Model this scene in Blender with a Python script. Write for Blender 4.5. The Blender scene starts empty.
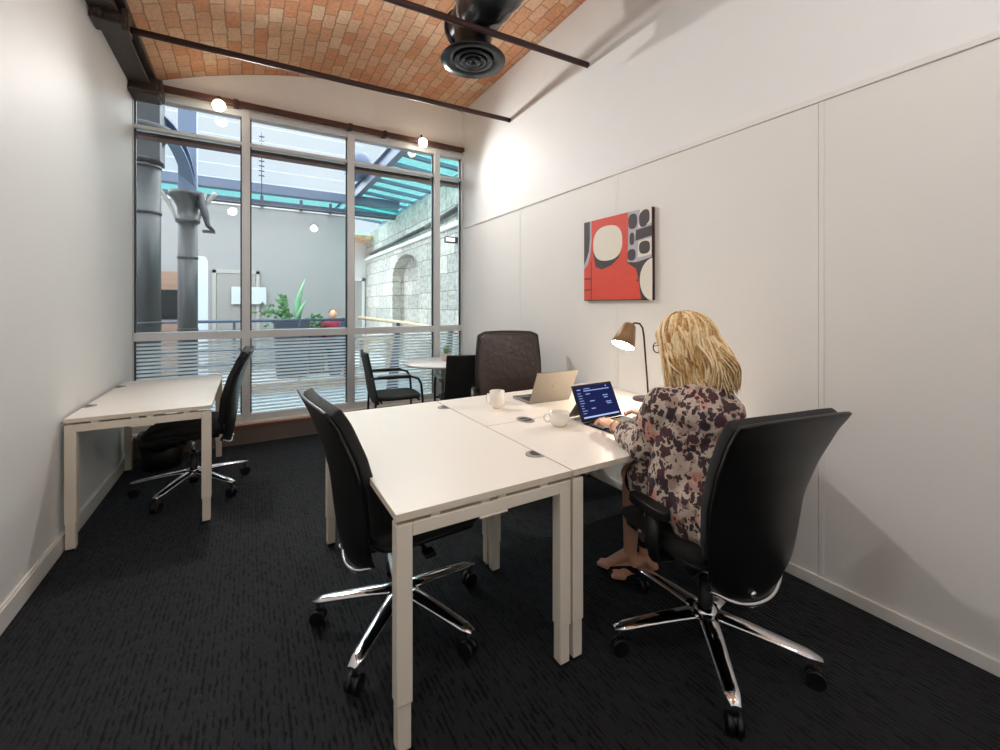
import bpy, bmesh, math, random
from mathutils import Vector, Matrix
V = Vector
R = math.radians
PI = math.pi
random.seed(7)
C = bpy.context.scene.collection
D = bpy.data

# ------------------------------------------------------------------ materials
def lin(c):
    return tuple(((x/255)/12.92 if x/255 <= .04045 else ((x/255+.055)/1.055)**2.4) for x in c)

class NT:
    def __init__(s, name):
        s.m = D.materials.new(name); s.m.use_nodes = True
        s.t = s.m.node_tree; s.n = s.t.nodes; s.n.clear()
        s.out = s.n.new('ShaderNodeOutputMaterial')
    def add(s, typ, ins=None, **kw):
        nd = s.n.new(typ)
        for k, v in kw.items(): setattr(nd, k, v)
        for k, v in (ins or {}).items():
            if isinstance(v, tuple) and len(v) == 2 and hasattr(v[0], 'outputs'):
                s.t.links.new(v[0].outputs[v[1]], nd.inputs[k])
            elif hasattr(v, 'outputs'):
                s.t.links.new(v.outputs[0], nd.inputs[k])
            else:
                nd.inputs[k].default_value = v
        return nd
    def surf(s, nd): s.t.links.new(nd.outputs[0], s.out.inputs['Surface']); return s.m

def c4(c): l = lin(c); return (l[0], l[1], l[2], 1)

def mat(name, col, rough=.5, metal=0., noise=0., nscale=20., bump=0., bscale=80., spec=.5, coat=0., sheen=0., rvar=0.):
    b = NT(name)
    ins = {'Base Color': c4(col), 'Roughness': rough, 'Metallic': metal, 'Specular IOR Level': spec, 'Coat Weight': coat, 'Sheen Weight': sheen}
    if noise or bump or rvar:
        tc = b.add('ShaderNodeTexCoord')
    if noise:
        nz = b.add('ShaderNodeTexNoise', {'Vector': (tc, 'Object'), 'Scale': nscale, 'Detail': 4.})
        l = lin(col)
        lo = tuple(x*(1-noise) for x in l)+(1,); hi = tuple(min(1, x*(1+noise)) for x in l)+(1,)
        mx = b.add('ShaderNodeMix', {0: (nz, 0), 6: lo, 7: hi}, data_type='RGBA')
        ins['Base Color'] = (mx, 2)
    if rvar:
        nr = b.add('ShaderNodeTexNoise', {'Vector': (tc, 'Object'), 'Scale': nscale*.6, 'Detail': 3.})
        mr = b.add('ShaderNodeMapRange', {0: (nr, 0), 3: max(0, rough-rvar), 4: min(1, rough+rvar)})
        ins['Roughness'] = (mr, 0)
    if bump:
        nb = b.add('ShaderNodeTexNoise', {'Vector': (tc, 'Object'), 'Scale': bscale, 'Detail': 3.})
        bp = b.add('ShaderNodeBump', {'Height': (nb, 0), 'Strength': bump, 'Distance': .01})
        ins['Normal'] = (bp, 0)
    p = b.add('ShaderNodeBsdfPrincipled', ins)
    return b.surf(p)

def emat(name, col, s):
    b = NT(name)
    return b.surf(b.add('ShaderNodeEmission', {'Color': c4(col), 'Strength': s}))

def glassmat(name, tint=(255, 255, 255), refl=1.):
    b = NT(name)
    fr = b.add('ShaderNodeFresnel', {'IOR': 1.45})
    mf = b.add('ShaderNodeMath', {0: (fr, 0), 1: refl}, operation='MULTIPLY')
    t = b.add('ShaderNodeBsdfTransparent', {'Color': c4(tint)})
    g = b.add('ShaderNodeBsdfGlossy', {'Roughness': .01})
    return b.surf(b.add('ShaderNodeMixShader', {0: (mf, 0), 1: (t, 0), 2: (g, 0)}))

def filmmat():
    b = NT('frosted_film')
    t = b.add('ShaderNodeBsdfTransparent', {'Color': (1, 1, 1, 1)})
    d = b.add('ShaderNodeBsdfDiffuse', {'Color': (.93, .94, .95, 1)})
    tl = b.add('ShaderNodeBsdfTranslucent', {'Color': (.95, .97, .98, 1)})
    m1 = b.add('ShaderNodeMixShader', {0: .82, 1: (d, 0), 2: (tl, 0)})
    return b.surf(b.add('ShaderNodeMixShader', {0: .93, 1: (t, 0), 2: (m1, 0)}))

def brickmat():
    b = NT('vault_brick')
    uv = b.add('ShaderNodeUVMap', uv_map='UVMap')
    nz = b.add('ShaderNodeTexNoise', {'Vector': (uv, 0), 'Scale': 9., 'Detail': 5.})
    ds = b.add('ShaderNodeMix', {0: .034, 4: (uv, 0), 5: (nz, 1)}, data_type='VECTOR')
    br = b.add('ShaderNodeTexBrick', {'Vector': (ds, 1), 'Color1': c4((240, 172, 128)), 'Color2': c4((252, 220, 184)), 'Mortar': c4((198, 150, 118)),
        'Scale': 1., 'Mortar Size': .0055, 'Mortar Smooth': .4, 'Bias': -.1, 'Brick Width': .2, 'Row Height': .1})
    br2 = b.add('ShaderNodeTexBrick', {'Vector': (ds, 1), 'Color1': (0, 0, 0, 1), 'Color2': (1, 1, 1, 1), 'Mortar': (0, 0, 0, 1),
        'Scale': 1., 'Mortar Size': .0, 'Bias': .0, 'Brick Width': .2, 'Row Height': .1}, )
    br2.offset_frequency = 2
    n2 = b.add('ShaderNodeTexNoise', {'Vector': (uv, 0), 'Scale': 34., 'Detail': 6., 'Roughness': .7})
    n3 = b.add('ShaderNodeTexNoise', {'Vector': (uv, 0), 'Scale': 3., 'Detail': 3.})
    r2 = b.add('ShaderNodeValToRGB', {0: (n2, 0)})
    r2.color_ramp.elements[0].color = (.66, .58, .52, 1); r2.color_ramp.elements[0].position = .3
    r2.color_ramp.elements[1].color = (1, 1, 1, 1); r2.color_ramp.elements[1].position = .62
    m = b.add('ShaderNodeMix', {0: .7, 6: (br, 0), 7: (r2, 0)}, data_type='RGBA', blend_type='MULTIPLY')
    r3 = b.add('ShaderNodeValToRGB', {0: (n3, 0)})
    r3.color_ramp.elements[0].color = (.85, .8, .78, 1); r3.color_ramp.elements[0].position = .35
    r3.color_ramp.elements[1].color = (1, 1, 1, 1); r3.color_ramp.elements[1].position = .65
    m2 = b.add('ShaderNodeMix', {0: .8, 6: (m, 2), 7: (r3, 0)}, data_type='RGBA', blend_type='MULTIPLY')
    hs = b.add('ShaderNodeMath', {0: (br, 1), 1: -1.}, operation='MULTIPLY')
    ha = b.add('ShaderNodeMath', {0: (n2, 0), 1: .35, 2: (hs, 0)}, operation='MULTIPLY_ADD')
    bp = b.add('ShaderNodeBump', {'Height': (ha, 0), 'Strength': .7, 'Distance': .008})
    p = b.add('ShaderNodeBsdfPrincipled', {'Base Color': (m2, 2), 'Roughness': .85, 'Normal': (bp, 0)})
    return b.surf(p)

def stonemat():
    b = NT('stone_blocks')
    uv = b.add('ShaderNodeUVMap', uv_map='UVMap')
    nz = b.add('ShaderNodeTexNoise', {'Vector': (uv, 0), 'Scale': 3., 'Detail': 5.})
    ds = b.add('ShaderNodeMix', {0: .06, 4: (uv, 0), 5: (nz, 1)}, data_type='VECTOR')
    br = b.add('ShaderNodeTexBrick', {'Vector': (ds, 1), 'Color1': c4((176, 174, 168)), 'Color2': c4((215, 210, 200)), 'Mortar': c4((128, 127, 124)),
        'Scale': 1., 'Mortar Size': .009, 'Mortar Smooth': .5, 'Brick Width': .62, 'Row Height': .31})
    n2 = b.add('ShaderNodeTexNoise', {'Vector': (uv, 0), 'Scale': 11., 'Detail': 7., 'Roughness': .7})
    r2 = b.add('ShaderNodeValToRGB', {0: (n2, 0)})
    r2.color_ramp.elements[0].color = (.42, .42, .42, 1); r2.color_ramp.elements[0].position = .33
    r2.color_ramp.elements[1].color = (1, 1, 1, 1); r2.color_ramp.elements[1].position = .58
    m = b.add('ShaderNodeMix', {0: .8, 6: (br, 0), 7: (r2, 0)}, data_type='RGBA', blend_type='MULTIPLY')
    bp = b.add('ShaderNodeBump', {'Height': (n2, 0), 'Strength': .8, 'Distance': .03})
    p = b.add('ShaderNodeBsdfPrincipled', {'Base Color': (m, 2), 'Roughness': .9, 'Normal': (bp, 0)})
    return b.surf(p)

def carpetmat():
    b = NT('carpet')
    tc = b.add('ShaderNodeTexCoord')
    mp = b.add('ShaderNodeMapping', {'Vector': (tc, 'Object'), 'Scale': (1, .34, 1)})
    v = b.add('ShaderNodeTexVoronoi', {'Vector': (mp, 0), 'Scale': 62., 'Randomness': .75})
    w = b.add('ShaderNodeTexWave', {'Vector': (tc, 'Object'), 'Scale': 16., 'Distortion': 2.2, 'Detail': 2., 'Detail Scale': 3.}, bands_direction='X')
    n = b.add('ShaderNodeTexNoise', {'Vector': (tc, 'Object'), 'Scale': 260., 'Detail': 3.})
    n2 = b.add('ShaderNodeTexNoise', {'Vector': (mp, 0), 'Scale': 30., 'Detail': 4.})
    a1 = b.add('ShaderNodeMath', {0: (v, 0), 1: .8, 2: (n2, 0)}, operation='MULTIPLY_ADD')
    a2 = b.add('ShaderNodeMath', {0: (w, 1), 1: .45, 2: (a1, 0)}, operation='MULTIPLY_ADD')
    r = b.add('ShaderNodeValToRGB', {0: (a2, 0)})
    r.color_ramp.elements[0].color = c4((4, 4, 5)); r.color_ramp.elements[0].position = .9
    r.color_ramp.elements[1].color = c4((34, 35, 38)); r.color_ramp.elements[1].position = 1.5
    hb = b.add('ShaderNodeMath', {0: (n, 0), 1: .5, 2: (a2, 0)}, operation='MULTIPLY_ADD')
    bp = b.add('ShaderNodeBump', {'Height': (hb, 0), 'Strength': .8, 'Distance': .006})
    p = b.add('ShaderNodeBsdfPrincipled', {'Base Color': (r, 0), 'Roughness': .8, 'Specular IOR Level': .2, 'Sheen Weight': .07, 'Sheen Roughness': .3, 'Sheen Tint': (.6, .78, 1, 1), 'Normal': (bp, 0)})  # blue sheen tint stands in for window daylight glancing off the carpet
    return b.surf(p)

def blousemat():
    b = NT('floral_fabric')
    tc = b.add('ShaderNodeTexCoord')
    nz = b.add('ShaderNodeTexNoise', {'Vector': (tc, 'Object'), 'Scale': 34., 'Detail': 3.})
    ds = b.add('ShaderNodeMix', {0: .036, 4: (tc, 'Object'), 5: (nz, 1)}, data_type='VECTOR')
    def blob(scale, thr, soft, loc, rot, an, seedrand=1.):
        mp = b.add('ShaderNodeMapping', {'Vector': (ds, 1), 'Location': loc, 'Rotation': (rot*.7, rot, rot*.4), 'Scale': (1, an, 1)})
        v = b.add('ShaderNodeTexVoronoi', {'Vector': (mp, 0), 'Scale': scale, 'Randomness': seedrand})
        k = b.add('ShaderNodeSeparateColor', {0: (v, 1)})
        rr = b.add('ShaderNodeMath', {0: (k, 0), 1: thr}, operation='MULTIPLY')
        s = b.add('ShaderNodeMath', {0: (rr, 0), 1: (v, 0)}, operation='SUBTRACT')
        g = b.add('ShaderNodeMath', {0: (s, 0), 1: soft}, operation='MULTIPLY', use_clamp=True)
        return g, v
    base = b.add('ShaderNodeMix', {0: (nz, 0), 6: c4((204, 187, 174)), 7: c4((184, 164, 150))}, data_type='RGBA')
    cur = (base, 2)
    for sc, th, so, loc, col, rot, an in ((13, .5, 30, (.3, .1, 0), (206, 146, 130), .3, 1), (20, .55, 25, (2.3, 1.1, .4), (164, 138, 126), 1., 1), (34, .5, 20, (.7, 3.1, .2), (132, 116, 102), .4, 1.6),
                                 (14, .47, 40, (5.7, 2.1, 1.2), (72, 36, 46), .9, 2.1), (15, .45, 40, (1.7, 7.1, 3.2), (58, 44, 52), -.7, 2.3), (19, .47, 40, (4.1, .3, 2.2), (76, 42, 50), 2.2, 1.), (28, .53, 40, (8.1, 4.3, 1.2), (60, 40, 48), .2, 1.8), (50, .58, 30, (3.1, .9, 6.2), (66, 50, 52), 0, 1)):
        g, v = blob(sc, th, so, loc, rot, an)
        m = b.add('ShaderNodeMix', {0: (g, 0), 6: cur, 7: c4(col)}, data_type='RGBA')
        cur = (m, 2)
    p = b.add('ShaderNodeBsdfPrincipled', {'Base Color': cur, 'Roughness': .8, 'Sheen Weight': .1})
    return b.surf(p)

def hairmat():
    b = NT('blonde_hair')
    g = b.add('ShaderNodeNewGeometry')
    tc = b.add('ShaderNodeTexCoord')
    mp = b.add('ShaderNodeMapping', {'Vector': (tc, 'Object'), 'Scale': (1, 1, .12)})
    n = b.add('ShaderNodeTexNoise', {'Vector': (mp, 0), 'Scale': 160., 'Detail': 3.})
    s = b.add('ShaderNodeMath', {0: (g, 'Random Per Island'), 1: .75, 2: (n, 0)}, operation='MULTIPLY_ADD')
    r = b.add('ShaderNodeValToRGB', {0: (s, 0)})
    e = r.color_ramp.elements
    e[0].color = c4((148, 102, 54)); e[0].position = .4
    e[1].color = c4((250, 226, 182)); e[1].position = 1.1
    x = e.new(.72); x.color = c4((214, 170, 108))
    p = b.add('ShaderNodeBsdfPrincipled', {'Base Color': (r, 0), 'Roughness': .42, 'Specular IOR Level': .4})
    return b.surf(p)

def woodmat(name, c1, c2, scale=4., rough=.5, axis='X'):
    b = NT(name)
    tc = b.add('ShaderNodeTexCoord')
    sc = {'X': (1, 8, 8), 'Y': (8, 1, 8), 'Z': (8, 8, 1)}[axis]
    mp = b.add('ShaderNodeMapping', {'Vector': (tc, 'Object'), 'Scale': sc})
    n = b.add('ShaderNodeTexNoise', {'Vector': (mp, 0), 'Scale': scale, 'Detail': 6., 'Distortion': .6})
    m = b.add('ShaderNodeMix', {0: (n, 0), 6: c4(c1), 7: c4(c2)}, data_type='RGBA')
    return b.surf(b.add('ShaderNodeBsdfPrincipled', {'Base Color': (m, 2), 'Roughness': rough}))

M = dict(
    hairbase=mat('hair_under', (168, 122, 70), .6, noise=.3, nscale=60),
    wall=mat('wall_paint', (231, 232, 231), .6, noise=.015, nscale=6, bump=.04, bscale=220),
    panel=mat('panel_paint', (227, 225, 221), .55, noise=.012, nscale=5, bump=.03, bscale=220),
    base=mat('baseboard_paint', (228, 226, 222), .4),
    desk=mat('desk_laminate', (238, 231, 222), .38, noise=.01, nscale=40),
    edge=mat('desk_edge', (226, 214, 196), .45),
    deskmetal=mat('desk_metal', (232, 222, 206), .4, noise=.01),
    brick=brickmat(), stone=stonemat(), carpet=carpetmat(), blouse=blousemat(), hair=hairmat(),
    steel=mat('painted_steel', (66, 54, 47), .45, noise=.25, nscale=14, bump=.2, bscale=40),
    rod=mat('rod_paint', (60, 34, 30), .65, noise=.15),
    redbrown=mat('oxide_paint', (82, 50, 44), .5, noise=.15),
    duct=mat('duct_black', (26, 27, 29), .28, metal=.3, noise=.1),
    alu=mat('window_alu', (216, 219, 220), .38, metal=.15, noise=.03),
    aludark=mat('gasket', (58, 60, 66), .5),
    glass=glassmat('window_glass', (250, 253, 253), .9), film=filmmat(),
    chrome=mat('chrome', (226, 226, 230), .09, metal=1.),
    black=mat('black_plastic', (11, 11, 12), .42),
    fabric=mat('black_fabric', (10, 10, 11), .75, noise=.25, nscale=300, bump=.25, bscale=700, sheen=.05),
    shell=mat('chair_shell', (10, 10, 10), .36, bump=.05, bscale=400),
    leather=mat('brown_leather', (68, 52, 45), .3, noise=.25, nscale=7, bump=.5, bscale=22, rvar=.08),
    leatheredge=mat('dark_leather', (34, 27, 26), .4),
    bag=mat('bin_liner', (18, 19, 21), .32, bump=1., bscale=22),
    mug=mat('ceramic', (240, 234, 224), .16, coat=.3),
    lap=mat('laptop_shell', (150, 142, 133), .34, metal=.75),
    lapdark=mat('laptop_keys', (36, 34, 36), .45),
    logo=mat('laptop_logo', (132, 126, 118), .2, metal=.9),
    screenblack=mat('screen_bezel', (9, 9, 12), .12),
    greyplastic=mat('grommet_grey', (150, 146, 142), .4),
    brass=mat('lamp_shade_brass', (150, 118, 84), .42, metal=.35, noise=.12, nscale=30),
    lampstem=mat('lamp_stem', (58, 38, 32), .35, metal=.4),
    skin=mat('skin', (226, 170, 142), .5, noise=.06, nscale=30),
    lips=mat('lips', (180, 100, 95), .45),
    nails=mat('nail_red', (150, 30, 34), .25),
    eye=mat('eye', (235, 232, 228), .2), iris=mat('iris', (60, 80, 95), .2),
    blackcloth=mat('black_cloth', (20, 19, 21), .8),
    gold=mat('gold', (214, 170, 96), .2, metal=1.),
    canvasred=mat('paint_red', (214, 70, 50), .6, noise=.08, nscale=18),
    canvaswhite=mat('paint_white', (226, 220, 206), .6, noise=.03, nscale=20),
    canvasdark=mat('paint_charcoal', (62, 54, 54), .6, noise=.08),
    canvaslilac=mat('paint_lilac', (178, 174, 186), .6, noise=.04),
    canvasbrown=mat('canvas_edge', (60, 30, 30), .6),
    sillwood=mat('sill_white', (216, 208, 196), .45), sillbox=mat('sill_box', (112, 100, 92), .6, noise=.05),
    orange=mat('sill_edge', (176, 96, 62), .6),
    greywall=mat('grey_wall', (152, 150, 150), .7, noise=.02, nscale=3),
    whitewall=mat('white_wall', (225, 224, 222), .7),
    column=mat('cast_iron', (40, 41, 44), .42, noise=.2, nscale=8, rvar=.08),
    colblue=mat('steel_blue', (92, 106, 130), .45, noise=.05),
    railblue=mat('rail_blue', (60, 72, 94), .4),
    cyan=glassmat('roof_glass', (206, 250, 246), .3),
    bluegrey=mat('roof_steel', (96, 108, 130), .5),
    woodlight=woodmat('pale_wood', (196, 170, 136), (222, 200, 168), 3.),
    woodpanel=woodmat('panel_wood', (132, 100, 84), (162, 130, 110), 3.),
    decking=mat('atrium_floor', (196, 198, 200), .5, noise=.04, nscale=4),
    nosing=mat('nosing', (150, 124, 100), .5),
    lower=mat('pale_court', (214, 226, 232), .6),
    leaf=mat('leaf', (70, 120, 66), .45, noise=.3, nscale=25),
    leafpale=mat('leaf_pale', (120, 168, 130), .45, noise=.3, nscale=25),
    planter=mat('planter_grey', (58, 62, 72), .5),
    soil=mat('soil', (40, 30, 24), .9),
    pot=mat('pot_stone', (196, 184, 178), .6, noise=.05),
    tabletop=mat('table_white', (236, 236, 236), .35),
    tube=mat('dark_tube', (50, 53, 58), .3, metal=.6),
    maroon=mat('maroon_knit', (132, 24, 58), .8), hairgrey=mat('hair_brown', (96, 80, 66), .6), jeans=mat('jeans', (40, 48, 66), .8),
    doorpaint=mat('door_paint', (150, 146, 142), .5), doorwhite=mat('door_white', (168, 163, 158), .5),
    paper=mat('pale_board', (196, 202, 210), .5),
    lampglass=emat('lamp_bulb', (255, 240, 214), 30.), bulb=emat('spot_bulb', (255, 240, 214), 18.), tubelight=emat('tube_light', (225, 255, 250), 2.2),
    scr=emat('screen_blue', (34, 40, 84), .8), scr2=emat('screen_text', (150, 165, 215), 1.), scr3=emat('screen_bar', (170, 190, 235), 1.1),
    cream=mat('plaster_cream', (236, 232, 224), .65, noise=.015),
)

# ------------------------------------------------------------------ mesh helpers
class MB:
    def __init__(s): s.v = []; s.f = []; s.mi = []; s.sm = []; s.uv = None
    def face(s, idx, mi=0, sm=False): s.f.append(tuple(idx)); s.mi.append(mi); s.sm.append(sm)
    def addv(s, p): s.v.append(tuple(p)); return len(s.v)-1
    def box(s, x0, x1, y0, y1, z0, z1, mi=0, mtx=None):
        b = len(s.v)
        for z in (z0, z1):
            for x, y in ((x0, y0), (x1, y0), (x1, y1), (x0, y1)):
                p = V((x, y, z))
                s.v.append(tuple(mtx @ p if mtx else p))
        for q in ((3, 2, 1, 0), (4, 5, 6, 7), (0, 1, 5, 4), (1, 2, 6, 5), (2, 3, 7, 6), (3, 0, 4, 7)):
            s.face([b+i for i in q], mi)
        return s
    def rings(s, rings, mi=0, sm=True, cap=True, closed=False):
        n = len(rings[0]); b = len(s.v)
        for r in rings:
            for p in r: s.v.append(tuple(p))
        m = len(rings)
        for i in range(m if closed else m-1):
            for j in range(n):
                a0 = b+i*n+j; a1 = b+i*n+(j+1) % n
                c0 = b+((i+1) % m)*n+j; c1 = b+((i+1) % m)*n+(j+1) % n
                s.face((a0, a1, c1, c0), mi, sm)
        if cap and not closed:
            s.face([b+j for j in reversed(range(n))], mi)
            s.face([b+(m-1)*n+j for j in range(n)], mi)
        return s
    def tube(s, pts, rad, n=10, mi=0, sm=True, cap=True, ellip=None):
        pts = [V(p) for p in pts]
        if not isinstance(rad, (list, tuple)): rad = [rad]*len(pts)
        T = []
        for i in range(len(pts)):
            a = pts[max(0, i-1)]; c = pts[min(len(pts)-1, i+1)]
            T.append((c-a).normalized())
        up = V((0, 0, 1)) if abs(T[0].z) < .9 else V((1, 0, 0))
        N = (up - T[0]*up.dot(T[0])).normalized()
        rs = []
        for i, p in enumerate(pts):
            N = (N - T[i]*N.dot(T[i])).normalized()
            B = T[i].cross(N)
            e = ellip or (1, 1)
            rs.append([p + (N*math.cos(2*PI*k/n)*e[0] + B*math.sin(2*PI*k/n)*e[1])*rad[i] for k in range(n)])
        return s.rings(rs, mi, sm, cap)
    def cyl(s, p0, p1, r, n=20, mi=0, r1=None): return s.tube([p0, p1], [r, r if r1 is None else r1], n, mi)
    def lathe(s, prof, c=(0, 0, 0), n=28, mi=0, mtx=None, capends=True):
        rs = []
        for r, z in prof:
            ring = []
            for k in range(n):
                p = V((max(r, 1e-4)*math.cos(2*PI*k/n), max(r, 1e-4)*math.sin(2*PI*k/n), z))
                p = (mtx @ p) if mtx else p + V(c)
                ring.append(p)
            rs.append(ring)
        return s.rings(rs, mi, True, capends)
    def ell(s, c, r, mtx=None, n=16, m=10, mi=0):
        if not isinstance(r, (list, tuple)): r = (r, r, r)
        c = V(c); rs = []
        for i in range(m+1):
            t = -PI/2 + PI*i/m
            q = max(math.cos(t), .02)
            ring = []
            for k in range(n):
                p = V((r[0]*q*math.cos(2*PI*k/n), r[1]*q*math.sin(2*PI*k/n), r[2]*math.sin(t)))
                ring.append(c + (mtx @ p if mtx else p))
            rs.append(ring)
        return s.rings(rs, mi)
    def cap(s, p0, p1, r0, r1=None, n=12):     # a tapered capsule
        r1 = r0 if r1 is None else r1
        p0 = V(p0); p1 = V(p1)
        d = p1-p0; L = d.length; d.normalize()
        prof = []
        for i in range(5): a = -PI/2+PI/2*i/4; prof.append((p0+d*(r0*math.sin(a)), max(r0*math.cos(a), r0*.05)))
        for i in range(1, 5): a = PI/2*i/4; prof.append((p1+d*(r1*math.sin(a)), max(r1*math.cos(a), r1*.05)))
        prof.insert(5, (p1, r1))
        return s.tube([q[0] for q in prof], [q[1] for q in prof], n)
    def chain(s, pts, rads, n=12):
        for i in range(len(pts)-1): s.cap(pts[i], pts[i+1], rads[i], rads[i+1], n)
        return s
    def prism(s, poly, y0, y1, mi=0, axis='Y', sm=False):
        def P(a, b, d):
            return {'Y': (a, d, b), 'X': (d, a, b), 'Z': (a, b, d)}[axis]
        b = len(s.v); n = len(poly)
        for d in (y0, y1):
            for a, c in poly: s.v.append(P(a, c, d))
        s.face([b+i for i in range(n)], mi); s.face([b+n+i for i in reversed(range(n))], mi)
        for i in range(n): s.face((b+i, b+n+i, b+n+(i+1) % n, b+(i+1) % n), mi, sm)
        return s
    def grid(s, fn, nu, nv, mi=0, sm=True, uvfn=None):
        b = len(s.v)
        for i in range(nu+1):
            for j in range(nv+1): s.v.append(tuple(fn(i/nu, j/nv)))
        for i in range(nu):
            for j in range(nv):
                q = b+i*(nv+1)+j
                s.face((q, q+1, q+nv+2, q+nv+1), mi, sm)
        return s
    def build(s, name, mats, parent=None, bevel=0., recalc=True, uv=None, seg=2):
        me = D.meshes.new(name)
        me.from_pydata(s.v, [], s.f)
        for m in (mats if isinstance(mats, (list, tuple)) else [mats]): me.materials.append(m)
        me.polygons.foreach_set('material_index', s.mi)
        me.polygons.foreach_set('use_smooth', s.sm)
        if recalc:
            bm = bmesh.new(); bm.from_mesh(me)
            bmesh.ops.recalc_face_normals(bm, faces=bm.faces)
            bm.to_mesh(me); bm.free()
        if uv:
            l = me.uv_layers.new(name='UVMap')
            for lp in me.loops: l.data[lp.index].uv = uv(V(me.vertices[lp.vertex_index].co))
        me.update()
        o = D.objects.new(name, me); C.objects.link(o)
        if parent: o.parent = parent
        if bevel:
            md = o.modifiers.new('bevel', 'BEVEL'); md.width = bevel; md.segments = seg; md.limit_method = 'ANGLE'; md.angle_limit = R(40)
        return o

def mod(o, typ, **kw):
    m = o.modifiers.new(typ.lower(), typ)
    for k, v in kw.items(): setattr(m, k, v)
    return m

def thing(name, label, cat, loc=(0, 0, 0), rz=0., group=None):
    o = D.objects.new(name, None); C.objects.link(o); o.empty_display_size = .1
    o.location = loc; o.rotation_euler = (0, 0, rz)
    o['label'] = label; o['category'] = cat
    if group: o['group'] = group
    return o
def tag(o, label, cat, group=None):
    o['label'] = label; o['category'] = cat
    if group: o['group'] = group
    return o
def struct(o): o['kind'] = 'structure'; return o
def kids(o): return [x for x in D.objects if x.parent == o]
def dup(root, loc, rz, label, group=None):
    def cp(o, par):
        c = o.copy(); C.objects.link(c)
        if par: c.parent = par
        for ch in kids(o): cp(ch, c)
        return c
    r = cp(root, None); r.location = loc; r.rotation_euler = (0, 0, rz); r['label'] = label
    if group: r['group'] = group
    return r

# ------------------------------------------------------------------ setting dims
XL, XR, YW, YB = -.885, 2.37, 4.98, -1.5
VX, VZ, VR = 1.6, 3.89, 5.87            # vault centre, crown, radius
def vault(x): return VZ - VR + math.sqrt(VR*VR-(x-VX)**2)

struct(MB().box(XL-.15, XR+.15, YB-.15, YW+.2, -.1, 0).build('floor', M['carpet']))
b = MB()
NV = 40
x0, x1 = XL-.02, XR+.02
def vf(u, v):
    x = x0+(x1-x0)*u
    return (x, YB-.1+(YW+.05-YB+.1)*v, vault(x))
b.grid(vf, NV, 8)
def vuv(p):
    th = math.asin(max(-1, min(1, (p.x-VX)/VR)))
    return (p.y, th*VR)
o = struct(b.build('ceiling', M['brick'], uv=vuv))
mod(o, 'SOLIDIFY', thickness=.12, offset=1)
struct(MB().box(XL-.15, XL, YB-.15, YW+.06, -.05, 3.42).build('wall_left', M['wall']))
struct(MB().box(XR, XR+.15, YB-.15, YW+.08, -.05, 3.95).build('wall_right', M['wall']))
def topwall(name, y0, y1, zb, m):
    n = 24
    xs = [XL-.02+(XR-XL+.04)*i/n for i in range(n+1)]
    poly = [(XL-.02, zb), (XR+.02, zb)] + [(x, vault(x)+.06) for x in reversed(xs)]
    return struct(MB().prism(poly, y0, y1).build(name, m))
topwall('wall_front', YW-.02, YW+.2, 3.285, M['cream'])
topwall('wall_back', YB-.15, YB, -.05, M['wall'])
struct(MB().box(XL, XL+.016, YB, YW-.1, 0, .095).box(XL, XL+.01, YB, YW-.1, .095, .105).build('baseboard_left', M['base'], bevel=.003))
struct(MB().box(XR-.026, XR-.012, YB, YW-.02, 0, .055).build('baseboard_right', M['panel'], bevel=.003))
# right wall cladding panels with thin joints, cap rail
js = [YB, -.335, .975, 2.284, 3.6, YW-.005]
for i in range(5):
    struct(MB().box(XR-.012, XR, js[i]+.002, js[i+1]-.002, 0, 2.325).build('wall_panel_%d' % (i+1), M['panel'], bevel=.002))
struct(MB().box(XR-.022, XR, YB, YW-.005, 2.325, 2.352).build('trim_1', M['panel'], bevel=.003))
for i, y in enumerate(js[1:5]):
    struct(MB().box(XR-.014, XR-.004, y-.022, y+.0, .055, 2.325).build('trim_%d' % (i+2), M['panel'], bevel=.001))

# ------------------------------------------------------------------ window
wf = MB()
for x in (-.017, .988, 2.012): wf.box(x-.036, x+.036, YW-.07, YW+.05, .2, 3.29)
wf.box(XL, XL+.006, YW-.06, YW+.05, .2, 3.29); wf.box(XR-.022, XR, YW-.06, YW+.05, .2, 3.29)
wf.box(XL, XR, YW-.058, YW+.048, 3.225, 3.288)
wf.box(XL, XR, YW-.05, YW+.04, 2.945, 2.978)
wf.box(XL, XR, YW-.065, YW+.04, 1.03, 1.105)
wf.box(XL, XR, YW-.066, YW+.046, .205, .27)
win = struct(wf.build('window_1', M['alu'], bevel=.004))
xs = [XL+.006, -.053, -.017+.036, .952, 1.024, 1.976, 2.048, XR-.022]
gl = []
for i in range(4):
    a, c = xs[2*i], xs[2*i+1]
    g = MB()
    for z0, z1 in ((2.978, 3.225), (1.105, 2.945), (.27, 1.03)):
        g.box(a, c, YW-.012, YW-.004, z0, z1)
    struct(g.build('window_pane', M['glass'], win))
    k = MB()
    for z0, z1 in ((2.978, 3.225), (1.105, 2.945), (.27, 1.03)):
        k.box(a, a+.012, YW-.02, YW+.01, z0, z1); k.box(c-.012, c, YW-.02, YW+.01, z0, z1)
    struct(k.build('window_gasket', M['aludark'], win))
    fm = MB(); n = 21
    for j in range(n):
        z = .285+j*(.735/n)
        fm.box(a+.012, c-.012, YW-.0165, YW-.0125, z, z+.0205)
    struct(fm.build('window_film', M['film'], win))
s_ = struct(MB().box(XL, XR, YW-.16, YW-.06, .185, .21).build('window_sill', M['sillwood'], bevel=.004))
struct(MB().box(XL, XR, YW-.164, YW-.158, .176, .192).build('trim_7', M['orange']))
struct(MB().box(XL, XR, YW-.14, YW+.05, 0, .186).build('trim_8', M['sillbox']))
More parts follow.
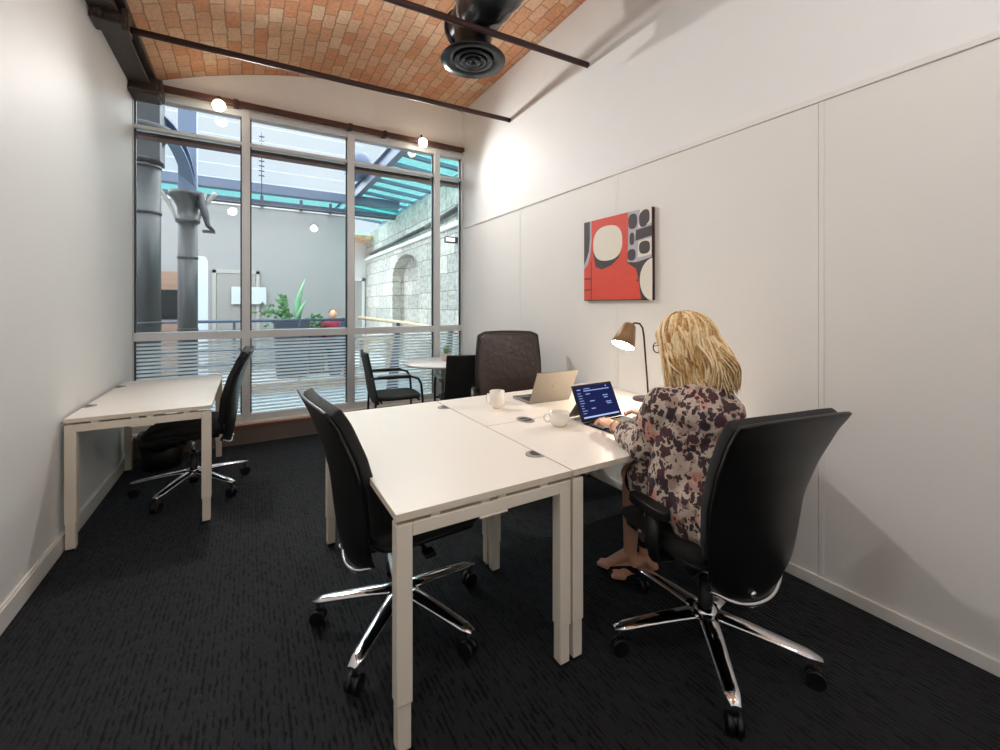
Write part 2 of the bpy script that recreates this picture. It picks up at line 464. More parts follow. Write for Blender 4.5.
# brown rail over the window, with two lamps on it
rl = thing('lamp_rail', 'dark red-brown steel bar running along the top of the window', 'rail', (.75, YW-.1, 3.3))
rl2 = MB(); rl2.box(-.655, XR-.02, YW-.135, YW-.075, 3.297, 3.345)
o = rl2.build('bar', M['redbrown'], bevel=.004); o.parent = rl; o.matrix_parent_inverse = Matrix.Translation(-V((.75, YW-.1, 3.3)))
for x in (-.1, .97, 1.35):
    o = MB().box(x-.02, x+.02, YW-.14, YW-.015, 3.292, 3.352).build('clamp', M['rod'], rl, bevel=.003); o.matrix_parent_inverse = Matrix.Translation(-V((.75, YW-.1, 3.3)))
def spot(x, y, z, label, e=60, d=(.12, -1, -.55), size=150):
    t = thing('spot_lamp', label, 'lamp', (x, y, z), 0, 'ceiling spot lamps')
    MB().cyl((0, .0, 0), (0, .055, .02), .03, 18).build('lamp_housing', M['black'], t)
    MB().box(-.008, .008, .02, .036, 0, .1).build('bracket', M['black'], t)
    MB().ell((0, -.028, -.012), (.054, .042, .054)).build('bulb', M['bulb'], t)
    l = D.lights.new('spot_light', 'SPOT'); l.energy = e; l.shadow_soft_size = .035; l.color = (1, .965, .93); l.spot_size = R(size); l.spot_blend = 1.
    lo = D.objects.new('spot_light', l); C.objects.link(lo); lo.location = (x+d[0]*.09, y+d[1]*.09, z+d[2]*.09); lo.rotation_euler = (-V(d)).to_track_quat('Z', 'Y').to_euler()
    return t
spot(-.235, 4.80, 3.24, 'glowing spot lamp on the bar above the window, near the dark steel beam', 165, (.62, -1, -.62), 132)
spot(1.775, 4.80, 3.285, 'glowing spot lamp on the bar above the window, near the white panelled wall', 70, (-.1, -1, -.6), 150)

# ------------------------------------------------------------------ steel at ceiling
t = thing('steel_beam', 'dark painted steel beam running along the top of the left wall', 'beam', (-.76, 1.7, 3.28))
def at_parent(o, p): o.parent = p; o.matrix_parent_inverse = p.matrix_basis.inverted(); return o
def inv(o, p):
    o.parent = p; o.matrix_parent_inverse = Matrix.LocRotScale(p.location, p.rotation_euler, None).inverted(); return o
bm_ = MB(); bm_.box(-.885, -.735, YB, YW-.02, 3.275, 3.297); bm_.box(-.885, -.775, YB, YW-.02, 3.297, 3.395); bm_.box(-.775, -.70, YB, YW-.02, 3.352, 3.395)
inv(bm_.build('flange', M['steel'], bevel=.004), t)
bb = MB(); bb.box(-.9+.016, -.68, YW-.24, YW-.02, 3.19, 3.30); bb.box(-.884, -.655, YW-.2, YW-.02, 3.22, 3.36); bb.box(-.884, -.66, YW-.26, YW-.02, 3.205, 3.235)
inv(bb.build('bearing_block', M['steel'], bevel=.012), t)
bk = MB(); bk.box(-.884, -.70, 3.70, 3.86, 3.215, 3.28); bk.box(-.725, -.69, 3.72, 3.84, 3.19, 3.34); bk.cyl((-.83, 3.66, 3.25), (-.83, 3.71, 3.25), .022, 8); bk.cyl((-.75, 3.66, 3.25), (-.75, 3.71, 3.25), .018, 8)
inv(bk.build('rod_clamp', M['steel'], bevel=.006), t)
def rod(p0, p1, label):
    t = thing('tie_rod', label, 'rod', p0, 0, 'tie rods under the brick vault')
    o = MB().cyl(p0, p1, .0225, 16).build('rod', M['rod']); inv(o, t)
    d = V(p1)-V(p0)
rod((-.70, 3.79, 3.235), (XR-.002, 3.79, 3.30), 'thin dark tie rod crossing under the vault nearest the window')
rod((-.735, 2.6, 3.19), (XR-.002, 2.6, 3.30), 'thin dark tie rod crossing in front of the black round air duct')

# air duct
t = thing('air_duct', 'black spiral ventilation duct with a round ceiling diffuser', 'duct', (1.56, 2.78, 3.5))
dk = MB()
pts = [(1.44, 2.96-.035*i, 3.46) for i in range(72)]
rad = [.158 + (.006 if i % 4 == 0 else 0) for i in range(72)]
dk.tube(pts, rad, 40)
inv(dk.build('pipe', M['duct']), t)
inv(MB().lathe([(.165, 0), (.172, .01), (.172, .03), (.158, .035)], mtx=Matrix.Translation((1.44, 2.935, 3.46)) @ Matrix.Rotation(R(-90), 4, 'X'), n=40).build('end_cap', M['duct']), t)
nk = MB().lathe([(.118, 3.16), (.122, 3.21), (.135, 3.31), (.14, 3.42)], c=(1.425, 2.79, 0), n=36)
inv(nk.build('neck', M['duct']), t)
df = MB()
for k, (r0, r1, z) in enumerate(((.12, .235, 3.145), (.085, .14, 3.142), (.05, .092, 3.138), (.0, .052, 3.133))):
    df.lathe([(r0, z+.03), (r0+.004, z+.012), (r1, z), (r1+.004, z+.008), (r1-.008, z+.02), (r0+.004, z+.036)], c=(1.425, 2.79, 0), n=44)
inv(df.build('diffuser', M['duct']), t)
st = MB(); st.cyl((1.275, 2.75, 3.43), (1.275, 2.75, 3.875), .006, 8); st.cyl((1.605, 2.75, 3.43), (1.605, 2.75, 3.88), .006, 8)
st.lathe([(.166, -.012), (.168, 0), (.166, .012)], mtx=Matrix.Translation((1.44, 2.75, 3.46)) @ Matrix.Rotation(R(-90), 4, 'X'), n=40)
inv(st.build('hanger', M['greyplastic']), t)

# ------------------------------------------------------------------ desks
H = .73
def make_desk(name, label, x0, x1, y0, y1, long_axis, legs):
    cx, cy = (x0+x1)/2, (y0+y1)/2
    t = thing(name, label, 'desk', (cx, cy, 0), 0, 'white office desks')
    w, d = (x1-x0)/2, (y1-y0)/2
    o = MB().box(-w+.0015, w-.0015, -d+.0015, d-.0015, H-.024, H).build('desktop', [M['desk']], t, bevel=.0015)
    me = o.data; me.materials.append(M['edge'])
    for p in me.polygons:
        if abs(p.normal.z) < .5: p.material_index = 1
    fr = MB(); q = .05; zt = H-.036
    if long_axis == 'Y':
        for sy in (-1, 1):
            ya = sy*(d-.004); yb = sy*(d-.004-q)
            fr.box(-w+.004+q, w-.004-q, min(ya, yb), max(ya, yb), zt-.042, zt)
        for sx in (-1, 1):
            xa = sx*(w-.12); xb = sx*(w-.16)
            fr.box(min(xa, xb), max(xa, xb), -d+.052, d-.052, zt-.042, zt)
    else:
        for sx in (-1, 1):
            xa = sx*(w-.004); xb = sx*(w-.004-q)
            fr.box(min(xa, xb), max(xa, xb), -d+.004+q, d-.004-q, zt-.042, zt)
        for sy in (-1, 1):
            ya = sy*(d-.12); yb = sy*(d-.16)
            fr.box(-w+.052, w-.052, min(ya, yb), max(ya, yb), zt-.042, zt)
    for f_ in (-.62, -.1, .1, .62):
        if long_axis == 'Y':
            for sy in (-1, 1): fr.box(f_*w-.05*w, f_*w+.05*w, min(sy*(d-.006), sy*(d-.045)), max(sy*(d-.006), sy*(d-.045)), zt, H-.024)
        else:
            for sx in (-1, 1): fr.box(min(sx*(w-.006), sx*(w-.045)), max(sx*(w-.006), sx*(w-.045)), f_*d-.05*d, f_*d+.05*d, zt, H-.024)
    if long_axis == 'Y': fr.box(-.16*w, .16*w, -d+.002, -d+.05, zt-.05, zt-.042)
    fr.build('frame', M['deskmetal'], t, bevel=.003)
    for sx, sy in ((-1, -1), (1, -1), (1, 1), (-1, 1)):
        if (sx, sy) not in legs: continue
        lx = sx*(w-.004-q/2); ly = sy*(d-.004-q/2)
        l = MB().box(lx-q/2, lx+q/2, ly-q/2, ly+q/2, .15, zt).build('leg', M['deskmetal'], t, bevel=.004)
        ft = MB().box(lx-.021, lx+.021, ly-.021, ly+.021, .012, .16); ft.box(lx-.019, lx+.019, ly-.019, ly+.019, 0, .012, 1)
        ft.build('foot', [M['deskmetal'], M['black']], l, bevel=.002)
    return t
ALL = ((-1, -1), (1, -1), (1, 1), (-1, 1))
dD = make_desk('desk', 'white desk with the empty black office chair pulled up to its long side', .375, 1.049, 1.235, 2.59, 'Y', ALL)
dB = make_desk('desk', 'white desk where the blonde woman sits with her tablet', 1.053, 2.355, 1.235, 1.911, 'X', ALL)
dC = make_desk('desk', 'white desk holding the silver laptop, in front of the leather chair', 1.053, 2.355, 1.915, 2.59, 'X', ALL)
dE = make_desk('desk', 'white desk standing against the left wall with a bin beneath', -.868, -.194, 3.2, 4.56, 'Y', ALL)
def grommet(x, y, par, rz):
    g = MB(); n = 28
    g.prism([(.042*math.cos(PI*k/n)*1.0, .06*math.sin(PI*k/n)) for k in range(n+1)], H-.002, H+.0035, axis='Z')
    g.prism([(.030*math.cos(PI*k/n), .006+.032*math.sin(PI*k/n)) for k in range(n+1)], H+.0035, H+.0042, 1, axis='Z')
    o = g.build('cable_port', [M['greyplastic'], M['lapdark']]); 
    o.parent = par; o.location = (x-par.location.x, y-par.location.y, 0); o.rotation_euler = (0, 0, rz); return o
grommet(1.047, 1.45, dD, R(90)); grommet(1.047, 2.40, dD, R(90)); grommet(1.295, 1.915, dC, 0); grommet(1.295, 1.911, dB, R(180))
grommet(2.3, 1.9, dB, R(180))
grommet(-.866, 3.55, dE, R(-90)); grommet(-.866, 4.28, dE, R(-90))

# ------------------------------------------------------------------ office chairs (local: faces +Y)
def back_y(z):
    pts = [(.30, -.205), (.39, -.23), (.46, -.243), (.55, -.254), (.68, -.268), (.80, -.295), (.92, -.338), (1.01, -.38)]
    for (a, ya), (c, yc) in zip(pts, pts[1:]):
        if z <= c: u = (z-a)/(c-a); return ya+(yc-ya)*u
    return pts[-1][1]
def back_w(z):
    pts = [(.30, .158), (.34, .182), (.42, .198), (.5, .208), (.7, .225), (.9, .248), (.985, .255), (1.01, .25)]
    for (a, ya), (c, yc) in zip(pts, pts[1:]):
        if z <= c: u = (z-a)/(c-a); return ya+(yc-ya)*u
    return pts[-1][1]
def make_office_chair(label, loc, rz, star, arms=False):
    t = thing('office_chair', label, 'chair', loc, rz, 'black office chairs on chrome bases')
    hb = MB().lathe([(.02, .09), (.045, .095), (.05, .115), (.045, .15), (.032, .165), (.0, .165)])
    hb.build('base_hub', M['chrome'], t)
    for k in range(5):
        a = star - rz + 2*PI*k/5
        ca, sa = math.cos(a), math.sin(a)
        rs = []
        for i in range(9):
            u = i/8; r = .03+.345*u; z = .138-.038*u**1.3; w = .038-.012*u; h = .016-.006*u
            if i == 8: w *= .6; h *= .6
            ring = []
            for j in range(12):
                q = 2*PI*j/12
                lx, lz = w*math.cos(q), h*math.sin(q)
                ring.append((r*ca-lx*sa, r*sa+lx*ca, z+lz))
            rs.append(ring)
        l = MB().rings(rs).build('leg', M['chrome'], t)
        cs = MB(); cx, cy = .352*ca, .352*sa
        for s in (-1, 1):
            ox, oy = -sa*.014*s, ca*.014*s
            cs.cyl((cx+ox-sa*.009, cy+oy+ca*.009, .031), (cx+ox+sa*.009, cy+oy-ca*.009, .031), .031, 18)
        cs.cyl((cx, cy, .03), (cx, cy, .096), .009, 10)
        cs.ell((cx, cy, .042), (.022, .022, .017))
        cs.build('caster', M['black'], l)
    g = MB().cyl((0, 0, .06), (0, 0, .27), .027, 18); g.build('gas_column', M['black'], t)
    MB().cyl((0, 0, .26), (0, 0, .39), .0145, 14).build('piston', M['chrome'], t)
    mc = MB().box(-.085, .085, -.16, .12, .375, .425); mc.box(-.05, .05, -.24, -.1, .385, .42)
    mc.cyl((.06, .02, .395), (.22, .02, .385), .008, 8); mc.box(.19, .24, .0, .045, .375, .392)
    mc.cyl((-.06, .04, .395), (-.2, .04, .385), .008, 8); mc.box(-.23, -.18, .02, .06, .372, .392); mc.cyl((-.1, -.08, .39), (-.16, -.08, .375), .02, 12)
    mc.build('mechanism', M['black'], t, bevel=.006)
    # seat cushion
    def sring(sx, sy, z, dy=0):
        ring = []
        for j in range(36):
            q = 2*PI*j/36; e = .42
            x = sx*math.copysign(abs(math.cos(q))**e, math.cos(q)); y = sy*math.copysign(abs(math.sin(q))**e, math.sin(q))
            dz = -.028*max(0, (y/sy))**4 + .012*(x/sx)**2
            ring.append((x, y+dy+.045, z+dz))
        return ring
    MB().rings([sring(.19, .18, .425), sring(.228, .225, .435), sring(.24, .24, .455), sring(.238, .236, .48), sring(.21, .21, .494), sring(.1, .1, .498)]).build('seat', M['fabric'], t)
    MB().rings([sring(.2, .2, .412), sring(.225, .22, .418), sring(.228, .222, .432), sring(.2, .2, .436)]).build('seat_pan', M['black'], t)
    # back: outer shell and inner pad, both curved
    def surf(off, z0, z1, inset, wrap, bulge):
        def fn(u, v):
            z = z0+(z1-z0)*v; s = (u-.5)*2
            w = back_w(z)-inset
            top = max(0, (v-.9)/.1); bot = max(0, (.14-v)/.14)
            zz = z - .022*top*abs(s)**3*.4 + bot*.05*abs(s)**2.5
            y = back_y(z)+off + wrap*s*s*(.25+.75*min(1, (1.05-z)/.4)) + bulge*(1-s*s)*(1-(2*v-1)**2)
            return (s*w, y, zz)
        return fn
    sh = MB().grid(surf(-.012, .325, 1.0, 0, .05, 0), 22, 26).build('back_shell', M['shell'], t)
    mod(sh, 'SOLIDIFY', thickness=.012, offset=0); mod(sh, 'BEVEL', width=.003, segments=2)
    pd = MB().grid(surf(.022, .45, .995, .008, .05, .012), 20, 24).build('backrest', M['fabric'], t)
    mod(pd, 'SOLIDIFY', thickness=.042, offset=0); mod(pd, 'BEVEL', width=.014, segments=3); 
    br = MB()
    pts = [V((x, back_y(.33)-.0 + .05*(x/.16)**2*.9-.022, .326+.05*abs(x/.17)**2.5)) for x in [i*.017 for i in range(-10, 11)]]
    br.tube(pts, .009, 8)
    br.build('back_trim', M['chrome'], t)
    MB().lathe([(.0, 0), (.009, .001), (.011, .005), (.011, .014), (0, .014)], mtx=Matrix.Translation((-.045, back_y(.37)-.028, .372)) @ Matrix.Rotation(R(-90), 4, 'X'), n=16).build('back_knob', M['chrome'], t)
    if arms:
        for s in (-1, 1):
            a = MB()
            a.tube([(s*.2, -.02, .41), (s*.265, -.02, .42), (s*.278, -.02, .47), (s*.275, -.015, .59)], [.018, .018, .02, .02], 12, ellip=(1, 1.6))
            ar = a.build('arm_post', M['black'], t)
            p = MB().rings([[(s*.275+xx, .0+yy, z) for xx, yy in [( .029*math.copysign(abs(math.cos(2*PI*j/20))**.6, math.cos(2*PI*j/20)), 0.1*math.copysign(abs(math.sin(2*PI*j/20))**.6, math.sin(2*PI*j/20))) for j in range(20)]] for z in (.585, .592, .612, .62)])
            p.build('armrest', M['black'], ar, bevel=.005)
    return t
CH_L = make_office_chair('empty black office chair beside the near end of the large white desks', (.57, 1.785, 0), R(-86), R(9))
make_office_chair('black office chair that the blonde woman sits on, back to the camera', (1.56, 1.035, 0), R(-10), R(83), True)
CH_E = make_office_chair('black office chair at the white desk against the left wall', (-.34, 3.82, 0), R(88), R(25)); CH_E.scale = (1, 1, 1.03)

# leather chair behind the laptop desk
t = thing('leather_chair', 'high-backed brown leather office chair behind the silver laptop', 'chair', (1.785, 2.83, 0), R(180-26)); t.scale = (1.1, 1, 1)
def lw(z): return .235+.02*math.sin((z-.5)/.62*PI)
def lsurf(off, ins, bul):
    def fn(u, v):
        z = .5+ins+(1.125-.5-2*ins)*v; s = (u-.5)*2
        w = lw(z)-ins
        y = -.215-.1*v+off+.025*s*s + bul*(1-s*s)*math.sin(PI*v)
        zz = z + .012*(1-s*s)*v - (.02*max(0, abs(s)-.8)/.2 if v > .95 else 0)
        return (s*w, y, zz)
    return fn
o = MB().grid(lsurf(-.01, 0, 0), 18, 20).build('backrest', M['leatheredge'], t); mod(o, 'SOLIDIFY', thickness=.05, offset=0); mod(o, 'BEVEL', width=.016, segments=3)
o = MB().grid(lsurf(.03, .022, .02), 18, 20).build('back_cushion', M['leather'], t); mod(o, 'SOLIDIFY', thickness=.03, offset=0); mod(o, 'BEVEL', width=.012, segments=3)
def rr(sx, sy, z, dy=0): return [(sx*math.copysign(abs(math.cos(2*PI*j/32))**.45, math.cos(2*PI*j/32)), dy+sy*math.copysign(abs(math.sin(2*PI*j/32))**.45, math.sin(2*PI*j/32)), z) for j in range(32)]
MB().rings([rr(.2, .2, .42), rr(.245, .24, .43), rr(.25, .245, .48), rr(.22, .22, .51), rr(.1, .1, .515)]).build('seat', M['leather'], t)
MB().lathe([(.03, .06), (.03, .3), (.018, .3), (.018, .42)]).build('gas_column', M['black'], t)
for k in range(5):
    a = 2*PI*k/5+.4
    l = MB().tube([(.02*math.cos(a), .02*math.sin(a), .11), (.2*math.cos(a), .2*math.sin(a), .095), (.31*math.cos(a), .31*math.sin(a), .075)], [.026, .022, .014], 10).build('leg', M['chrome'], t)
    MB().ell((.305*math.cos(a), .305*math.sin(a), .03), (.028, .028, .03)).build('caster', M['black'], l)
for s in (-1, 1):
    a = MB().tube([(s*.24, -.19, .66), (s*.27, -.1, .68), (s*.275, .08, .68), (s*.27, .15, .64), (s*.25, .16, .5), (s*.22, .1, .44)], .018, 10).build('armrest', M['leatheredge'], t)

# visitor chairs round the small table (local faces +Y)
def make_visitor(label, loc, rz):
    t = thing('visitor_chair', label, 'chair', loc, rz, 'black visitor chairs at the round table')
    o = MB().grid(lambda u, v: ((u-.5)*.46*(1-.06*v), -.235-.10*v+.03*((u-.5)*2)**2, .40+.50*v), 12, 12).build('backrest', M['fabric'], t); mod(o, 'SOLIDIFY', thickness=.022, offset=0); mod(o, 'BEVEL', width=.008, segments=2)
    MB().rings([rr(.2, .2, .425), rr(.225, .225, .432), rr(.228, .228, .455), rr(.2, .2, .468)]).build('seat', M['fabric'], t)
    for s in (-1, 1):
        f = [(s*.25, .21, 0), (s*.25, .215, .42), (s*.25, .2, .58), (s*.25, .17, .635), (s*.25, .11, .655), (s*.25, -.27, .66)]
        l = MB().tube(f, .0115, 10).build('leg', M['tube'], t)
        MB().rings([[(s*.25+x, y, z) for x, y in ((-.022, -.22), (.022, -.22), (.022, .1), (-.022, .1))] for z in (.658, .678)], sm=False).build('armrest', M['black'], l, bevel=.007)
        MB().tube([(s*.245, -.27, .66), (s*.245, -.235, .44), (s*.245, -.25, .0)], .0115, 10).build('leg', M['tube'], t)
    MB().cyl((-.25, .18, .425), (.25, .18, .425), .01, 8).build('crossbar', M['tube'], t); MB().cyl((-.245, -.18, .425), (.245, -.18, .425), .01, 8).build('crossbar', M['tube'], t)
    return t
vc = make_visitor('black visitor chair with armrests turned sideways in front of the window', (1.30, 4.28, 0), R(-96))
dup(vc, (1.83, 3.80, 0), R(-14), 'black visitor chair seen from behind, between round table and leather chair')

t = thing('round_table', 'small round white meeting table by the window', 'table', (1.87, 4.40, 0))
MB().lathe([(.0, .705), (.42, .705), (.43, .712), (.432, .722), (.428, .73), (0, .73)], n=56).build('tabletop', M['tabletop'], t)
MB().lathe([(.028, .02), (.028, .69), (.09, .7), (.09, .706)]).build('pedestal', M['alu'], t)
MB().lathe([(.0, 0), (.24, 0), (.24, .012), (.05, .03), (0, .03)], n=40).build('base', M['alu'], t)
t = thing('potted_plant', 'little green plant in a pale pot on the round table', 'plant', (1.93, 4.45, .73))
MB().rings([[(x*w, y*w, z) for x, y in ((-1, -1), (1, -1), (1, 1), (-1, 1))] for w, z in ((.04, 0), (.046, .085), (.04, .085), (.038, .07))], sm=False).build('pot', M['pot'], t, bevel=.003)
lf = MB()
for k in range(26):
    a = random.uniform(0, 2*PI); ln = random.uniform(.06, .12); tl = random.uniform(.1, .8)
    d = V((math.cos(a)*math.sin(tl), math.sin(a)*math.sin(tl), math.cos(tl)))
    lf.tube([V((0, 0, .07))+d*.0, V((0, 0, .07))+d*ln*.5, V((0, 0, .065))+d*ln], [.004, .011, .001], 6, ellip=(1, .3))
lf.build('leaves', M['leafpale'], t)

# waste bin under the left desk
t = thing('waste_bin', 'black waste bin with liner under the left desk', 'bin', (-.62, 4.53, 0))
MB().lathe([(0, .0), (.125, 0), (.135, .02), (.155, .27), (.15, .27), (.13, .03), (0, .03)], n=32).build('body', M['black'], t)
bg = MB(); rs = []
for r, z in ((.162, .17), (.168, .22), (.163, .27), (.156, .292), (.145, .28), (.13, .22), (.09, .15), (.02, .13)):
    rs.append([((r+.006*math.sin(7*a)+.004*math.sin(13*a+z*40))*math.cos(a), (r+.006*math.sin(7*a)+.004*math.sin(13*a+z*40))*math.sin(a), z+.008*math.sin(5*a)) for a in [2*PI*k/48 for k in range(48)]])
bg.rings(rs); bg.build('liner', M['bag'], t)

# ------------------------------------------------------------------ things on the desks
def mug(label, loc, r, h, rz, flare=1.):
    t = thing('mug', label, 'mug', loc, rz, 'white mugs')
    MB().lathe([(0, 0), (r*.62, 0), (r*.7, .004), (r*.92, h*.35), (r*flare, h), (r*flare-.004, h), (r*.88, h*.35), (r*.6, .01), (0, .008)], n=36).build('cup', M['mug'], t)
    MB().tube([(r*.9, 0, h*.8), (r*1.25, 0, h*.84), (r*1.5, 0, h*.66), (r*1.45, 0, h*.42), (r*1.2, 0, h*.28), (r*.86, 0, h*.3)], .005, 8).build('handle', M['mug'], t)
mug('white tapered mug standing left of the silver laptop', (1.305, 2.235, H+.0005), .046, .102, R(165), 1.0)
mug('low white cup standing left of the tablet', (1.385, 1.735, H+.0005), .053, .07, R(150), 1.)

t = thing('laptop', 'open silver laptop, back of its lid facing the camera', 'laptop', (1.672, 2.19, H+.0005), R(180-3))
# local: hinge along X at y=0, keyboard towards -y (that is away from the camera)
o = MB().box(-.155, .155, -.215, .0, 0, .014).build('body', M['lap'], t, bevel=.003)
kb = MB()
for r_ in range(6):
    for c_ in range(13):
        kb.box(-.14+c_*.0217, -.14+c_*.0217+.018, -.03-r_*.0185-.0145, -.03-r_*.0185, .0138, .0155)
kb.build('keyboard', M['lapdark'], o); MB().box(-.05, .05, -.205, -.15, .0138, .0146).build('trackpad', M['logo'], o)
mt = Matrix.Translation((0, 0, .014)) @ Matrix.Rotation(R(-24), 4, 'X')
ld = MB().box(-.155, .155, 0, .006, 0, .213, 0, mt).build('lid', M['lap'], t, bevel=.002)
MB().box(-.148, .148, -.001, .0, .012, .205, 0, mt).build('screen', M['screenblack'], ld)
lg = MB()
ap = [(.000, .008), (.006, .011), (.012, .0105), (.0155, .007), (.013, .002), (.0135, -.004), (.0165, -.008), (.012, -.016), (.006, -.019), (.0, -.017), (-.006, -.019), (-.012, -.016), (-.016, -.008), (-.0165, .001), (-.014, .008), (-.008, .0115), (-.003, .0095)]
lg.prism(ap, .0062, .0068); lg.prism([(.0, .013), (.0015, .019), (.006, .022), (.005, .016)], .0062, .0068)
for i, p in enumerate(lg.v): lg.v[i] = tuple(mt @ (V(p)+V((0, 0, .115))))
lg.build('emblem', M['logo'], ld)

t = thing('tablet', 'dark tablet computer on a kickstand with a blue screen, in front of the woman', 'tablet', (1.655, 1.695, H+.0005), R(2))
mt = Matrix.Translation((0, 0, .008)) @ Matrix.Rotation(R(-26), 4, 'X')
sc = MB().box(-.15, .15, 0, .009, 0, .197, 0, mt).build('body', M['screenblack'], t, bevel=.003)
MB().box(-.14, .14, -.0012, -.0002, .012, .186, 0, mt).build('screen', M['scr'], sc)
sb = MB(); rd = random.Random(3)
sb.box(-.08, .115, -.002, -.0012, .158, .163, 0, mt); sb.box(-.075, -.03, -.002, -.0012, .170, .174, 0, mt); sb.box(.092, .1, -.002, -.0012, .172, .18, 0, mt)
sb.box(-.125, -.1, -.002, -.0012, .166, .172, 0, mt)
for k in range(9): sb.box(-.128, -.128+rd.uniform(.018, .04), -.002, -.0012, .148-k*.0135, .151-k*.0135, 0, mt)
for k, (x, z, w) in enumerate(((-.07, .14, .03), (.05, .122, .04), (-.055, .1, .035), (.06, .085, .04), (-.06, .06, .03), (.055, .11, .03), (.065, .075, .035))): sb.box(x, x+w, -.002, -.0012, z, z+.0045, 0, mt)
sb.build('screen_text', M['scr2'], sc)
MB().box(-.132, .132, -.002, -.0012, .016, .0235, 0, mt).build('taskbar', M['scr3'], sc)
ks = Matrix.Translation((0, .05, .1)) @ Matrix.Rotation(R(38), 4, 'X')
MB().box(-.145, .145, 0, .003, -.12, .0, 0, ks).build('kickstand', M['lap'], t, bevel=.001)
kp = MB().box(-.15, .15, -.218, -.002, .0, .005).build('keyboard', M['screenblack'], t, bevel=.002)
kb = MB()
for r_ in range(5):
    for c_ in range(12): kb.box(-.138+c_*.0232, -.138+c_*.0232+.019, -.03-r_*.021-.017, -.03-r_*.021, .005, .0065)
kb.build('keys', M['lapdark'], kp)

# desk lamp
LB = V((2.255, 1.915, H))
t = thing('desk_lamp', 'lit bronze desk lamp with a bent stem and cone shade', 'lamp', LB)
MB().lathe([(0, 0), (.085, 0), (.088, .006), (.084, .013), (0, .014)], n=40).build('base', M['lampstem'], t)
sp = [(0.02, 0, .01), (.01, 0, .12), (-.010, -.002, .28), (-.028, -.004, .42), (-.042, -.005, .475), (-.07, -.006, .503), (-.115, -.008, .509), (-.16, -.01, .497)]
MB().tube(sp, .006, 10).build('stem', M['lampstem'], t)
ax = V((-.50, -.06, -.865)).normalized()   # shade axis
apex = V((-.163, -.01, .499))
q = ax.to_track_quat('Z', 'Y').to_matrix().to_4x4()
mtl = Matrix.Translation(apex) @ q
sd = MB(); sd.lathe([(.0, -.004), (.03, -.002), (.039, .006), (.076, .15), (.074, .1505), (.037, .01), (.0, .004)], n=40, mtx=mtl)
sd.build('lamp_shade', M['brass'], t)
MB().lathe([(.0, .139), (.044, .141), (.07, .144), (.0705, .1455), (.044, .1465), (0, .147)], n=36, mtx=mtl).build('lamp_glass', M['lampglass'], t)
l = D.lights.new('desk_lamp_light', 'SPOT'); l.energy = 7.5; l.color = (1, .87, .7); l.spot_size = R(165); l.spot_blend = .6; l.shadow_soft_size = .03
lo = D.objects.new('desk_lamp_light', l); C.objects.link(lo)
lp = LB + apex + ax*.17
lo.location = lp; lo.rotation_euler = (-ax).to_track_quat('Z', 'Y').to_euler()

# ------------------------------------------------------------------ painting on the right wall
XP = XR-.012
t = thing('abstract_painting', 'square canvas of red, white and charcoal shapes on the wall', 'painting', (XP, 2.289, 1.7))
y0, y1, z0, z1 = 1.93, 2.595, 1.389, 2.015
inv(MB().box(XP-.032, XP-.001, y0, y1, z0, z1).build('canvas', M['canvasbrown'], bevel=.001), t)
W_, H_ = y1-y0, z1-z0
def art(poly, mi, lay, bld):   # poly in u (left to right as seen), v (bottom to top)
    pts = [(y1-u*W_, z0+v*H_) for u, v in poly]
    bld.prism(pts, XP-.0325-.0003*lay, XP-.032, mi, axis='X')
a = MB()
art([(0, 0), (1, 0), (1, 1), (0, 1)], 0, 1, a)
def el(cu, cv, ru, rv, n=40, a0=0, a1=2*PI): return [(cu+ru*math.cos(a0+(a1-a0)*k/n), cv+rv*math.sin(a0+(a1-a0)*k/n)) for k in range(n+1 if a1-a0 < 6.2 else n)]
sup = lambda cu, cv, ru, rv, e=.75, n=40: [(cu+ru*math.copysign(abs(math.cos(2*PI*k/n))**e, math.cos(2*PI*k/n)), cv+rv*math.copysign(abs(math.sin(2*PI*k/n))**e, math.sin(2*PI*k/n))) for k in range(n)]
art([(0, 1), (0, .40), (.06, .46), (.11, .58), (.13, .75), (.13, 1)], 3, 2, a)
art([(0, 1), (0, .46), (.04, .52), (.085, .63), (.10, .78), (.10, 1)], 2, 3, a)
art([(0, .27), (.13, .27), (.13, .285), (0, .285)], 2, 3, a); art([(0, .13), (.13, .13), (.13, .145), (0, .145)], 2, 3, a); art([(.118, 0), (.13, 0), (.13, .5), (.118, .5)], 2, 3, a); art([(0, 0), (1, 0), (1, .012), (0, .012)], 2, 3, a)
art([(.16, .58), (.2, .42), (.3, .38), (.45, .42), (.56, .5), (.60, .6), (.60, .7), (.2, .7)], 2, 4, a)
art(sup(.385, .69, .225, .21, .8), 1, 5, a)
art([(.68, 1), (.68, .42), (1, .44), (1, 1)], 3, 2, a)
art([(.66, .44), (.80, .42), (1, .46), (1, .0), (.87, .0), (.85, .1), (.84, .2), (.80, .35)], 2, 3, a)
art([(.80, .215), (.88, .205), (.88, .235), (.80, .225)], 2, 4, a)
art(el(1.04, .22, .19, .235, 24, PI/2+.17, 3*PI/2-.17), 1, 5, a)
art([(.79, .66), (1, .69), (1, .80), (.8, .78)], 2, 3, a)
for (cu, cv, ru, rv) in ((.755, .885, .06, .085), (.745, .69, .032, .07), (.74, .51, .055, .065), (.895, .885, .055, .085)): art(sup(cu, cv, ru, rv), 2, 4, a)
art([(.83, .80), (1, .83), (1, 1), (.85, 1)], 1, 3, a); art(sup(.92, .905, .055, .08), 2, 5, a)
art([(.82, .47), (1, .49), (1, .67), (.83, .65)], 1, 3, a); art(sup(.91, .575, .07, .07), 2, 5, a)
art([(.675, .4), (.685, .4), (.695, 1), (.685, 1)], 0, 6, a)
inv(a.build('painted_face', [M['canvasred'], M['canvaswhite'], M['canvasdark'], M['canvaslilac']], recalc=True), t)

